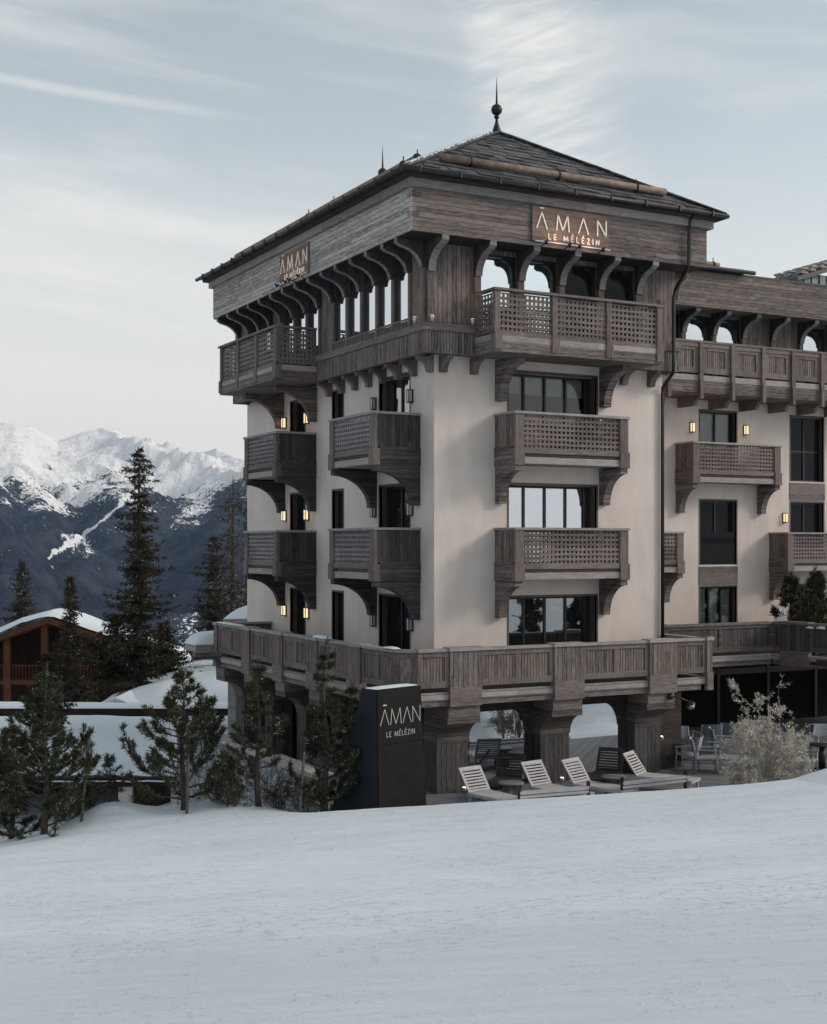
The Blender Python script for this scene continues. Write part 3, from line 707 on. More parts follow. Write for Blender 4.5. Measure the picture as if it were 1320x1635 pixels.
# gutter
m = MB(); g = 0.058
for a, b in (((ex0-0.06, ey0-0.06), (ex1+0.03, ey0-0.06)), ((ex0-0.06, ey0-0.06), (ex0-0.06, ey1+0.05)), ((ex1+0.03, ey0-0.06), (ex1+0.03, ey1))):
    m.tube([(*a, ez+0.0), (*b, ez+0.0)], g, 10)
m.build('gutter', 'metal_dark', hotel)
for i in range(9): MB().obox((ex0-0.06+0.4+i*1.1, ey0-0.06, ez), Vector((1, 0, 0)), Vector((0, 1, 0)), Vector((0, 0, 1)), 0.02, 0.07, 0.074).build('gutter_bracket', 'metal_dark', hotel)
for i in range(16): MB().obox((ex0-0.06, ey0+0.5+i*0.9, ez), Vector((1, 0, 0)), Vector((0, 1, 0)), Vector((0, 0, 1)), 0.07, 0.02, 0.074).build('gutter_bracket', 'metal_dark', hotel)
# snow guard logs and their hooks
def snow_log(a, b, r, hooks):
    a, b = Vector(a), Vector(b); o = MB().tube([a, a.lerp(b, .33)+Vector((0, 0, .012)), a.lerp(b, .66), b], [r, r*0.97, r*1.03, r*0.95], 12).build('snow_guard_log', 'log_wood', hotel)
    d = (b-a).normalized()
    for t in hooks:
        m = MB(); p = a.lerp(b, t); m.tube([p+d*0.015, p-d*0.015], r*1.28, 12); m.tube([p, p+Vector((0, 0, 0.22))], 0.015, 6); m.build('hook', 'metal_dark', o)
snow_log((-0.42, -1.08, 9.40), (6.42, -1.08, 9.42), 0.095, (0.12, 0.5, 0.86))
snow_log((-0.25, 0.42, 9.78), (-0.25, 10.5, 9.78), 0.10, (0.0, 0.5))
snow_log((-1.05, -0.35, 9.30), (-1.05, 11.2, 9.30), 0.09, (0.0, 0.5))
# finials
def finial(x, y, z):
    f = MB(); f.tube([(x, y, z-0.15), (x, y, z+0.05), (x, y, z+0.24), (x, y, z+0.38)], [0.16, 0.12, 0.05, 0.03], 14)
    f.tube([(x, y, z+0.38), (x, y, z+0.44)], 0.07, 12); f.ball((x, y, z+0.61), 0.155, 18, 12); f.tube([(x, y, z+0.74), (x, y, z+1.10), (x, y, z+1.52)], [0.032, 0.020, 0.003], 8)
    f.build('finial', 'metal_dark', hotel)
finial(rx, ry0, rz+0.05); finial(rx, ry1, rz+0.05)
# downpipe
m = MB(); m.tube([(6.94, -1.66, 8.76), (6.94, -1.45, 8.60), (6.94, -1.42, 7.55), (6.95, -1.36, 7.38), (7.02, -0.76, 6.92), (7.04, -0.68, 6.75), (7.04, -0.68, 5.0), (7.06, -0.64, 4.72), (7.13, -0.10, 4.35), (7.14, -0.08, 4.2), (7.14, -0.08, -3.4)], 0.05, 10)
m.build('downpipe', 'metal_dark', hotel)

# --- wing top storey
wy = 4.9                                  # timber wall plane
FT = Fr((0, wy), (1, 0), (0, -1))
WPX = [8.0+1.285*k for k in range(14)]     # 8.0 ... 24.7, brackets/posts
wop = [(WPX[k]+0.16, WPX[k+1], 5.6, 7.55) for k in (1, 2, 3, 4, 7, 9, 10, 11)]
m = wall_with_holes(FT, 7.25, 26, 4.9, 7.66, 0.3, wop); m.build('wing_timber_wall', 'wood_boards_vertical', hotel)
for (a, b, c, d) in wop:
    b2 = b; w = MB().box(FT, a+0.003, a+0.05, -0.12, -0.06, c, d-.003).box(FT, b-0.12, b-0.003, -0.12, -0.05, c, d-.003).box(FT, a+0.05, b-0.12, -0.12, -0.06, d-0.08, d-.003)
    q = [(b-0.12, d-0.08), (b-0.42, d-0.08), (b-0.42, d-0.15)] + [(b-0.42+0.30*math.sin(t*math.pi/2/6), d-0.15-0.32*(1-math.cos(t*math.pi/2/6))) for t in range(1, 7)]
    w.uprism(FT, q, -0.118, -0.062)
    q = [(a+0.05, d-0.08), (a+0.05, d-0.22)] + [(a+0.05+0.14*(1-math.cos(t*math.pi/2/4)), d-0.22+0.14*math.sin(t*math.pi/2/4)) for t in range(1, 5)]
    w.uprism(FT, q, -0.116, -0.064)
    wo = w.build('window', 'metal_frame', hotel)
    MB().box(FT, a+0.01, b-0.01, -0.14, -0.13, c, d-0.01).build('pane', 'glass_coated', wo)
for u in WPX:
    MB().box(FT, u, u+0.16, 0.005, 0.11, 5.0, 6.94).build('wall_post', 'wood_beam_vertical', hotel)
    brace(FT, u, 0.16, 0.003, 0.80, zt=7.648, drop=0.70)
MB().box(WF, 7.65, 26, 3.95, 4.35, 7.65, 8.78).box(WF, 7.65, 26, 4.35, 6.4, 7.65, 7.8).build('wing_eaves_box', 'wood_boards_horizontal', hotel)
MB().box(WF, 7.65, 26, 3.93, 6.4, 8.78, 8.84).build('wing_coping', 'metal_dark', hotel)
wb = part('wing_gallery', hotel); FG = Fr((0, 3.95), (1, 0), (0, -1)); zt = 6.55
m = MB().box(FG, 7.4, 26, -0.02, 0.09, zt-0.06, zt); m.box(FG, 7.4, 26, -0.01, 0.05, zt-0.2, zt-0.06).build('handrail', 'wood_beam_horizontal', wb)
gp = [7.95+1.31*k for k in range(14)]
for u in gp:
    MB().box(FG, u-0.075, u+0.075, 0.0, 0.10, 5.30, zt-0.06).box(FG, u-0.06, u+0.06, 0.012, 0.12, 4.70, 5.30).build('post', 'wood_beam_vertical', wb)
m = MB()
for a, b in zip(gp[:-1], gp[1:]):
    MB().box(FG, a+0.075, b-0.075, -0.06, -0.01, 5.52, zt-0.2).build('batten_panel', 'wood_battens', wb)
m = MB()
for a, b in zip(gp[:-1], gp[1:]):
    a += 0.075; b -= 0.075; m = MB()
    m.box(FG, a, a+0.2, -0.01, 0.02, 5.52, zt-0.2).box(FG, b-0.2, b, -0.01, 0.02, 5.52, zt-0.2).box(FG, a+0.2, b-0.2, -0.01, 0.02, 5.52, 5.70).box(FG, a+0.2, b-0.2, -0.01, 0.02, zt-0.30, zt-0.2).build('panel_frame', 'wood_beam_vertical', wb)
MB().box(FG, 7.4, 26, -0.04, 0.0, 5.28, 5.46).build('ledge', 'wood_grey_light', wb)
MB().box(FG, 7.4, 26, -0.06, -0.002, 4.90, 5.27).box(WF, 7.4, 26, 4.02, 5.3, 4.86, 4.95).build('base_beam', 'wood_boards_horizontal', wb)
for u in gp:
    MB().prism(FW, arc_profile(1.20, 4.858, 4.55, 0.8, 0.05, 5), u+0.2, u+0.34).build('corbel', 'wood_beam_vertical', hotel)
# short slate roof sitting on the wing beside the tower
m = MB(); P = [(7.7, 3.75, 8.86), (13.75, 3.75, 8.86), (7.7, 5.9, 9.42), (12.9, 5.9, 9.42), (13.75, 7.4, 8.9)]
m.add(P, [(0, 1, 3, 2), (1, 4, 3), (0, 2, 3, 4, 1)]); o = m.build('wing_roof', 'slate', hotel)
m = MB(); tiles(m, P[0], P[1], P[2], P[3], 6, lift=0.05, th=0.05); m.build('roof_slates', 'slate', o)
snow_log((8.4, 4.35, 9.15), (13.0, 4.35, 9.15), 0.085, (0.72, 0.95))
MB().tube([(7.7, 3.70, 8.86), (13.95, 3.70, 8.86)], 0.07, 8).build('gutter', 'metal_dark', hotel)
# distant dormer on the wing roof
dm = part('roof_dormer', hotel); c = at(1275, 455, 52); FD = Fr((c.x, c.y), (1, 0), (0, -1)); z0 = 8.7
m = MB().box(FD, 0.0, 4.0, -3.5, 0.0, z0, z0+2.1)
for i in range(9): m.box(FD, 0.25+i*0.42, 0.30+i*0.42, 0, 0.04, z0, z0+2.1)
m.build('cladding', 'metal_sheet', dm)
FDs = Fr((c.x-0.25, c.y), (1, 0), (0, -1)); m = MB()
m.add([FDs.p(-0.1, 0.3, z0+1.68), FDs.p(4.2, 0.3, z0+3.0), FDs.p(4.2, -4, z0+3.0), FDs.p(-0.1, -4, z0+1.68), FDs.p(-0.1, 0.3, z0+1.85), FDs.p(4.2, 0.3, z0+3.17), FDs.p(4.2, -4, z0+3.17), FDs.p(-0.1, -4, z0+1.85)],
      [(0, 1, 2, 3), (7, 6, 5, 4), (0, 4, 5, 1), (1, 5, 6, 2), (2, 6, 7, 3), (3, 7, 4, 0)]).build('roof_slab', 'slate', dm)
for i in range(7):
    for j in range(3):
        m = MB()
        u = 0.42+i*0.5+rnd.uniform(-.05, .05); zz = z0+1.9+(u/4.3)*1.32; n_ = 0.15-j*0.6
        for k in range(2): m.box(FDs, u-0.17+0.05*k, u+0.17+rnd.uniform(-.05, .05), n_-0.35, n_, zz+0.02+k*0.17, zz+0.09+k*0.17)
        m.box(FDs, u-0.07, u+0.07, n_-0.3, n_-0.05, zz-0.03, zz+0.19); m.build('roof_stone', 'stone_pale', dm)

# --- lower terrace of the hotel
ZP = -2.43
def parapet(F, u0, u1, blocks, name='parapet', end0=False, end1=False, dz=0.0, light=True, cap='wood_grey_light', mat='wood_boards_vertical'):
    """u = along, n = 0 at the outer face. blocks: (ua, ub) wide boarded piers"""
    b = part(name, hotel); Z = ZP+dz
    xs = [u0]+[v for bl in blocks for v in bl]+[u1]
    m = MB()
    for i, (a, c) in enumerate(zip([u0]+[bl[1] for bl in blocks], [bl[0] for bl in blocks]+[u1])):
        if c-a > 0.05: m.box(F, a, c, -0.22, 0.05, Z-0.07, Z)
    for a, c in blocks: m.box(F, a-0.03, c+0.03, -0.25, 0.10, Z-0.06, Z+0.03)
    m.build('coping', cap, b)
    for a, c in blocks:
        MB().box(F, a, c, -0.12, 0.06, Z-0.90, Z-0.06).build('boarded_pier', mat, b)
        MB().box(F, a-0.01, c+0.01, -0.12, 0.085, Z-1.37, Z-0.90).build('pier_block', 'wood_beam_horizontal', b)
    for a, c in zip([u0]+[bl[1] for bl in blocks], [bl[0] for bl in blocks]+[u1]):
        if c-a < 0.15: continue
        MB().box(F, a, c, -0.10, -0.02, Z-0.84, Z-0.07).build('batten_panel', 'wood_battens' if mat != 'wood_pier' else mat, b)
        s = 0.11; fr_ = MB()
        fr_.box(F, a, c, -0.02, 0.012, Z-0.18, Z-0.07).box(F, a, c, -0.02, 0.012, Z-0.91, Z-0.76)
        nn = 1 if c-a < 1.3 else 2
        for i in range(nn+1):
            x = a+(c-a-s)*i/nn; fr_.box(F, x, x+s, -0.02, 0.010, Z-0.76, Z-0.18)
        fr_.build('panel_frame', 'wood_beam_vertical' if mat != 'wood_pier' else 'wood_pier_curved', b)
    MB().box(F, u0, u1, -0.14, -0.04, Z-1.22, Z-1.03).box(F, u0, u1, -0.04, 0.0, Z-1.19, Z-1.05).build('ledge', 'wood_grey_light' if light else 'wood_beam_horizontal', b)
    MB().box(F, u0, u1, -0.30, -0.05, Z-1.36, Z-1.22).build('edge_beam', 'wood_boards_horizontal', b)
    return b
TA, TB = 1.85, 1.75
PR = Fr((0, -TB), (1, 0), (0, -1)); PL = Fr((-TA, 0), (0, 1), (-1, 0))
parapet(PR, -1.42, 7.42, ((-0.57, 0.29), (2.40, 3.27), (5.34, 6.20), (7.24, 7.42)))
parapet(PL, -1.42, 11.0, ((0.31, 1.05), (2.92, 3.60), (5.32, 5.98), (7.83, 8.45), (10.65, 10.95)))
ca, cb = Vector((-TA, -1.42)), Vector((-1.42, -TB)); dv = (cb-ca).normalized()
parapet(Fr(ca, dv, (dv.y, -dv.x)), 0.0, (cb-ca).length, ())
parapet(Fr((7.42, 0), (0, 1), (1, 0)), -1.70, 2.9, ((-1.70, -1.5),))
parapet(Fr((-TA, 10.97), (1, 0), (0, 1)), 0.15, 1.9, ())
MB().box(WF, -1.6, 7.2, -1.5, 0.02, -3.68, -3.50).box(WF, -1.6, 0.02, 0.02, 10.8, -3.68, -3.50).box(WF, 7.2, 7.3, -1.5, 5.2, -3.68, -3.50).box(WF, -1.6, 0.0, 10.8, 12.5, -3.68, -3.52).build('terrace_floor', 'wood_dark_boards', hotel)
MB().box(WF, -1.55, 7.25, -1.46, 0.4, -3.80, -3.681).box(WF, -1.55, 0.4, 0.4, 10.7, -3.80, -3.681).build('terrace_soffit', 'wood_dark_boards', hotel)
# piers and broad curved brackets below the terrace
def pier(F, u0, u1, n0, n1, zb, out, top_block=True):
    b = part('pier', hotel)
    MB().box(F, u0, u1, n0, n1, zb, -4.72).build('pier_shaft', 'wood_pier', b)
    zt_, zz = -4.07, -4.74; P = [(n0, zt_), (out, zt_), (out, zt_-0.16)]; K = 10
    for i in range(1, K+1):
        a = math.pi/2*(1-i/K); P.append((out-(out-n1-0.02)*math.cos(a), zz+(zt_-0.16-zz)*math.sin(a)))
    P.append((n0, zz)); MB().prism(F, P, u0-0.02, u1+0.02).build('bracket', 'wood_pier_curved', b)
    MB().box(F, u0, u1, n0, out+0.02, -4.07, -3.81).build('bracket_block', 'wood_beam_horizontal', b)
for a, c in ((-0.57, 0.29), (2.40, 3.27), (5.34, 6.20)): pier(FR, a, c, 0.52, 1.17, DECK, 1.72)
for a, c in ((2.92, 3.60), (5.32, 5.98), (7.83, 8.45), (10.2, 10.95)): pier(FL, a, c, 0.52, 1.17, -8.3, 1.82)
# ground floor glazing
m = MB()
for a, b in ((0.30, 2.39), (3.28, 5.33)):
    m.box(FR, a, b, 0.79, 0.86, -4.10, -3.82).box(FR, a, a+0.10, 0.79, 0.86, DECK, -4.10).box(FR, b-0.12, b, 0.79, 0.86, DECK, -4.10).box(FR, a+0.10, b-0.12, 0.79, 0.84, DECK, DECK+0.10)
m.box(FR, 6.21, 7.15, 0.79, 0.86, DECK, -3.82)
gw = m.build('glazing_frame', 'wood_dark_boards', hotel)
for a, b in ((0.40, 2.27), (3.38, 5.21)):
    MB().box(FR, a, b, 0.80, 0.81, DECK+0.09, -4.10).build('pane', 'glass_deck', gw)
    P = [(b, -4.10), (b-0.30, -4.10), (b-0.30, -4.20), (b-0.20, -4.20), (b-0.20, -4.40), (b-0.0, -4.40)]
    MB().uprism(FR, P, 0.812, 0.85).build('corner_piece', 'wood_dark_boards', gw)
MB().box(WF, 6.2, 7.19, -0.5, 5.3, DECK, -3.7).build('ground_floor_side_wall', 'wood_dark_boards', hotel)
MB().box(WF, 7.19, 26, 5.2, 5.6, DECK-0.3, -3.7).box(WF, -0.4, 0.7, 0.6, 12.0, -8.3, -3.75).build('ground_floor_wall', 'wall_dark', hotel)
m = MB()
for u in (9.2, 11.4, 13.6, 15.8, 18.0): m.box(FW, u, u+0.12, 0.10, 0.2, DECK, -3.9)
m.box(FW, 7.4, 20, 0.10, 0.18, -4.3, -4.1); gf = m.build('glazing_frame', 'metal_frame', hotel)
MB().box(FW, 7.4, 20, 0.105, 0.12, DECK, -4.1).build('pane', 'interior_dark', gf)
MB().box(FW, 8.3, 8.36, 0.13, 0.19, -5.3, -4.5).build('lit_strip', 'orange_lit', hotel)
# wing terrace: parapet along x, then turning towards the piste
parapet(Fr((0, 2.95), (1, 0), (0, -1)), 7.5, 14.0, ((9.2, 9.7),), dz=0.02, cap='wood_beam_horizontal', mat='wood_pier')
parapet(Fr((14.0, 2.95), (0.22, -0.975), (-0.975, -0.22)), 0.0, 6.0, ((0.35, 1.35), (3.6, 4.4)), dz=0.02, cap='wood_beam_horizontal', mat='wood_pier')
MB().box(WF, 7.3, 22, 3.1, 5.25, -3.70, -3.52).box(WF, 14.35, 22, 0.2, 3.1, -3.70, -3.52).build('wing_terrace_floor', 'wood_dark_boards', hotel)
# snow covered canopy beyond the far end of the terrace
cn = part('end_canopy', hotel)
MB().box(WF, -2.45, -0.2, 11.1, 12.2, -3.34, -3.10).build('canopy_edge', 'wood_grey_light', cn)
def snow_mound(x0, x1, y0, y1, z, h, seed=0, name='snow_cap', parent=None, nx=14, ny=14, edge=0.16):
    V, Fc = [], []
    for j in range(ny+1):
        for i in range(nx+1):
            u, v = i/nx, j/ny; e = min(1, min(u, 1-u)/edge)*1.0; f = min(1, min(v, 1-v)/edge)
            k = math.sin(e*math.pi/2)**0.5 * math.sin(f*math.pi/2)**0.5 if e > 0 and f > 0 else 0
            x, y = x0+(x1-x0)*u, y0+(y1-y0)*v
            V.append((x, y, z+h*k*(0.85+0.35*mnoise.noise(Vector((x*0.5+seed, y*0.5, 0))))))
    for j in range(ny):
        for i in range(nx):
            a = j*(nx+1)+i; Fc.append((a, a+1, a+nx+2, a+nx+1))
    m = MB(); m.add(V, Fc, True); return m.build(name, 'snow', parent)
snow_mound(-2.50, -0.2, 11.05, 12.25, -3.12, 0.46, parent=cn, edge=0.3)
MB().prism(Fr((0, 0), (0, 1), (-1, 0)), [(n+1.17, z-(-4.07)+(-3.32)) for n, z in [(0, -4.07), (1.5, -4.07), (1.5, -4.2)] + [(1.5-1.38*math.cos(math.pi/2*(1-i/8)), -4.95+0.72*math.sin(math.pi/2*(1-i/8))) for i in range(1, 9)] + [(0, -4.95)]], 10.5, 10.8).build('bracket', 'wood_boards_horizontal', cn)
# snow lying on the copings
for i, (x0, x1, y0, y1, h) in enumerate(((-1.93, -1.67, 8.6, 10.9, 0.05), (-1.92, -1.70, 2.3, 3.3, 0.09), (-1.92, -1.68, -1.45, -0.9, 0.045))):
    snow_mound(x0, x1, y0, y1, ZP+0.02, h, i*7, 'coping_snow', hotel, 5, 12, 0.3)

# ------------------------------------------------------------------ writing
GL = {'Λ': ([[(0, 0), (.38, 1), (.76, 0)]], .76), 'M': ([[(0, 0), (.10, 1), (.47, .02), (.84, 1), (.94, 0)]], .94),
      'N': ([[(0, 0), (0, 1), (.66, 0), (.66, 1)]], .66), 'L': ([[(0, 1), (0, 0), (.45, 0)]], .45), 'E': ([[(.45, 1), (0, 1), (0, 0), (.45, 0)], [(0, .52), (.4, .52)]], .45),
      'É': ([[(.45, 1), (0, 1), (0, 0), (.45, 0)], [(0, .52), (.4, .52)], [(.15, 1.18), (.36, 1.42)]], .45), 'Z': ([[(0, 1), (.58, 1), (0, 0), (.58, 0)]], .58), 'I': ([[(0, 0), (0, 1)]], .02), ' ': ([], .25)}
def write(m, F, text, u0, z0, h, width, n, stroke, depth=0.02, macron=False):
    """letters as solid strokes from u0, fitted to a total width by letter spacing"""
    ws = [GL[c][1]*h for c in text]; gap = (width-sum(ws))/max(1, len(text)-1); u = u0
    for ci, c in enumerate(text):
        for line in GL[c][0]:
            for (a, b) in zip(line[:-1], line[1:]):
                p, q = Vector((u+a[0]*h, z0+a[1]*h)), Vector((u+b[0]*h, z0+b[1]*h)); d = (q-p).normalized(); s_ = Vector((-d.y, d.x))*stroke/2
                m.uprism(F, [tuple(p-s_-d*stroke*.3), tuple(q-s_+d*stroke*.3), tuple(q+s_+d*stroke*.3), tuple(p+s_-d*stroke*.3)], n, n+depth)
        if macron and ci == 0: m.uprism(F, [(u+.24*h, z0+1.22*h), (u+.54*h, z0+1.22*h), (u+.54*h, z0+1.30*h), (u+.24*h, z0+1.30*h)], n, n+depth)
        u += ws[ci]+gap
def facade_sign(F, u0, u1, z0, z1, label, light):
    c = F.p((u0+u1)/2, E, z0); s = empty('hotel_sign', tuple(c), label, 'sign', 'name boards on the eaves')
    MB().box(F, u0, u1, E+0.005, E+0.06, z0, z1).build('board', 'wood_sign_board', s)
    W_ = u1-u0; m = MB(); write(m, F, 'ΛMΛN', u0+0.05*W_, z0+0.365*(z1-z0), 0.47*(z1-z0), 0.905*W_, E+0.06, 0.030, macron=True)
    write(m, F, 'LE MÉLÉZIN', u0+0.20*W_, z0+0.085*(z1-z0), 0.155*(z1-z0), 0.66*W_, E+0.06, 0.024); m.build('lettering', 'letters_white', s)
    r = MB().box(F, u0+0.04, u1, E+0.10, E+0.13, z0-0.035, z0-0.005).build('light_rail', 'white_tube', s)
    for t in (0.12, 0.42, 0.55, 0.86):
        u = u0+W_*t; MB().tube([F.p(u, E+0.32, z0-0.02), F.p(u, E+0.25, z0-0.10), F.p(u, E+0.2, z0-0.02)], [0.02, 0.035, 0.02], 8).build('spotlight', 'metal_dark', s)
        MB().tube([F.p(u, E-0.02, z0-0.14), F.p(u, E+0.32, z0-0.03)], 0.012, 6).build('arm', 'metal_dark', s)
    for t in (0.3, 0.7):
        ld = bpy.data.lights.new('sign_glow', 'SPOT'); lo = bpy.data.objects.new('sign_glow', ld); COL.objects.link(lo); lo.parent = s
        p = F.p(u0+W_*t, E+0.42, z0-0.12); lo.location = p-Vector(s.location); tgt = F.p(u0+W_*t, E+0.05, z0+0.32); lo.rotation_euler = (p-tgt).to_track_quat('Z', 'Y').to_euler()
        ld.energy = light; ld.color = (1.0, 0.62, 0.38); ld.spot_size = R(120); ld.spot_blend = 1.0; ld.shadow_soft_size = 0.08
    return s
facade_sign(FR, 2.02, 4.36, 7.60, 8.46, 'timber name board with white lettering on the right hand eaves, above the lattice balcony', 7)
FLm = Fr((0, 11.4), (0, -1), (-1, 0))      # left facade read from far to near
facade_sign(FLm, 11.4-6.75, 11.4-4.66, 7.58, 8.42, 'timber name board seen edge-on along the shaded left eaves', 4)

# free-standing dark stone sign
def monolith():
    D0 = 28.0; base = at(598, 1290, D0); base.z = -6.3
    s = empty('stone_sign', tuple(base), 'dark tapering stone slab with white hotel name and snow cap at the piste edge', 'sign')
    a = math.atan2(DY, DX)-R(43.7); u = Vector((math.cos(a), math.sin(a))); n = Vector((u.y, -u.x))     # front face direction
    F = Fr((base.x, base.y), u, n)
    zt, zb = -3.03, -6.3; ut0, ut1 = 0.04, 1.40; ub0, ub1 = 0.10, 1.62; bt, bb = 0.42, 1.62
    P = [F.p(ub0, 0, zb), F.p(ub1, 0, zb), F.p(ub1, -bb, zb), F.p(ub0, -bb, zb), F.p(ut0, 0, zt-0.02), F.p(ut1, 0, zt-0.02), F.p(ut1, -bt, zt-0.02), F.p(ut0, -bt, zt-0.02)]
    MB().add(P, [(3, 2, 1, 0), (4, 5, 6, 7), (0, 1, 5, 4), (1, 2, 6, 5), (2, 3, 7, 6), (3, 0, 4, 7)]).build('slab', 'stone_sign_side', s)
    z1 = -4.25; e = 0.012
    def uat(z, k): t = (zt-0.02-z)/(zt-0.02-zb); return (ut0+(ub0-ut0)*t, ut1+(ub1-ut1)*t)[k]
    for za, zc in ((zt-0.03, z1+0.006), (z1-0.006, zb+0.02)):
        m = MB(); m.uprism(F, [(uat(zc, 0)+e, zc), (uat(zc, 1)-e, zc), (uat(za, 1)-e, za), (uat(za, 0)+e, za)], 0.002, 0.03); m.build('face_plate', 'stone_sign', s)
    m = MB(); write(m, F, 'ΛMΛN', 0.14, -3.83, 0.34, 1.22, 0.03, 0.013, 0.008, macron=True); write(m, F, 'LE MÉLÉZIN', 0.33, -4.09, 0.105, 0.86, 0.03, 0.009, 0.008)
    m.build('lettering', 'letters_steel', s)
    V = []; nu, nn = 12, 5; Fc = []
    for j in range(nn+1):
        for i in range(nu+1):
            t, w = i/nu, j/nn; k = (math.sin(math.pi*min(1, max(0, t)))**.35)*(math.sin(math.pi*w)**.5 if 0 < w < 1 else 0)
            V.append(F.p(ut0+(ut1-ut0)*t, 0.02-(bt+0.02)*w, zt-0.02+0.028*k))
    for j in range(nn):
        for i in range(nu): q = j*(nu+1)+i; Fc.append((q, q+1, q+nu+2, q+nu+1))
    MB().add(V, Fc, True).build('snow_cap', 'snow', s)
monolith()

# ------------------------------------------------------------------ wall lanterns
LG = 'wall lanterns beside the balcony doors'
def lantern(F, u, z, lit, label):
    c = F.p(u, 0, z-0.18); s = empty('wall_lantern', tuple(c), label, 'wall lamp', LG)
    m = MB(); w, d, h = 0.072, 0.14, 0.17
    m.box(F, u-w, u+w, 0.0, 0.03, z-h, z+h).box(F, u-w, u+w, 0.03, d, z+h-0.025, z+h).box(F, u-w, u+w, 0.03, d, z-h, z-h+0.025)
    for a in (u-w, u+w-0.02): m.box(F, a, a+0.02, d-0.02, d, z-h+0.025, z+h-0.025)
    for a in (u-w+0.0, u+w-0.02): m.box(F, a, a+0.02, 0.03, 0.045, z-h+0.025, z+h-0.025)
    m.build('lamp_frame', 'metal_frame', s)
    MB().box(F, u-w+0.012, u+w-0.012, 0.035, d-0.008, z-h+0.03, z+h-0.03).build('lamp_glass', 'lamp_lit' if lit else 'lamp_glass_off', s)
    if lit:
        ld = bpy.data.lights.new('lantern_glow', 'POINT'); lo = bpy.data.objects.new('lantern_glow', ld); COL.objects.link(lo); lo.parent = s
        lo.location = F.p(u, 0.26, z)-c; ld.energy = 0.5; ld.color = (1.0, 0.62, 0.33); ld.shadow_soft_size = 0.08
fl_name = {3.87: 'upper', 0.95: 'middle', -2.02: 'lowest'}
for z in (3.87, 0.95, -2.02):
    near = {3.87: 'above the upper near balcony', 0.95: 'above the lower near balcony', -2.02: 'above the terrace parapet'}[z]
    lantern(FL, 3.29, z, False, 'unlit lantern left of the dark door %s on the shaded facade' % near)
    lantern(FL, 1.17, z, False, 'unlit lantern right of the dark door %s, nearest the building corner' % near)
    far = {3.87: 'behind the upper far balcony', 0.95: 'behind the lower far balcony', -2.02: 'low above the terrace at the far end'}[z]
    lantern(FL, 9.62, z, True, 'glowing lantern left of the narrow door %s' % far)
    lantern(FL, 7.85, z, True, 'glowing lantern right of the narrow door %s' % far)
lantern(FW, 12.66, 3.93, True, 'glowing lantern left of the window over the wing lattice balcony')
lantern(FW, 14.98, 3.93, True, 'glowing lantern right of the window over the wing lattice balcony')
lantern(FW, 16.75, 0.98, True, 'single glowing lantern on the pale wing wall above the rightmost balcony')
def up_spot(p, label, F=FR, lit=2.0, h=0.14):
    s = empty('uplight', tuple(p), label, 'spotlight', 'small uplights at wooden posts'); p = Vector(p)
    MB().tube([p, p+Vector((0, 0, 0.05)), p+Vector((0, 0, 0.06)), p+Vector((0, 0, h))], [0.04, 0.04, 0.055, 0.055], 10).build('lamp_body', 'chrome_spot', s)
    MB().tube([p+Vector((0, 0, h)), p+Vector((0, 0, h+0.006))], 0.045, 10).build('lens', 'spot_lit', s)
    ld = bpy.data.lights.new('uplight_glow', 'SPOT'); lo = bpy.data.objects.new('uplight_glow', ld); COL.objects.link(lo); lo.parent = s
    lo.location = (0, 0, h+0.03); lo.rotation_euler = (math.pi, 0, 0); ld.energy = lit; ld.color = (1.0, 0.55, 0.30); ld.spot_size = R(75); ld.spot_blend = 0.8; ld.shadow_soft_size = 0.03
up_spot((0.70, -0.70, 5.49), 'small uplight on the timber band beside the end of the top lattice balcony', lit=6.0)
up_spot((-0.44, -0.70, 5.49), 'small white uplight right of the timber corner post of the top storey', lit=1.0)
up_spot((-0.70, -0.28, 5.49), 'small white uplight left of the timber corner post of the top storey', lit=1.0)
up_spot((0.10, -1.32, DECK), 'small uplight at the foot of the left wooden pier near the stone sign')
up_spot((2.95, -1.32, DECK), 'small uplight at the foot of the middle wooden pier between loungers')
up_spot((6.36, -1.0, -5.2), 'uplight raised beside the right wooden pier near the armchairs')
# floodlight on an arm
def floodlight():
    p = Vector(FR.p(6.0, 1.76, -3.95)); s = empty('floodlight', tuple(p), 'black floodlight on a curved arm fixed to the right wooden pier bracket', 'spotlight')
    q = p+Vector((0.42, -0.25, -0.08))
    MB().tube([p, p+Vector((0.12, -0.12, 0.06)), q], 0.022, 8).build('arm', 'metal_dark', s)
    MB().ball(p+Vector((0.03, -0.02, 0.04)), 0.085).build('mount', 'metal_dark', s)
    MB().tube([q, q+Vector((0.04, -0.03, -0.07)), q+Vector((0.05, -0.05, -0.12))], [0.05, 0.12, 0.16], 16).build('lamp_head', 'metal_dark', s)
    MB().ball(q+Vector((0.05, -0.06, -0.115)), 0.10).build('lens', 'chrome_spot', s)
floodlight()

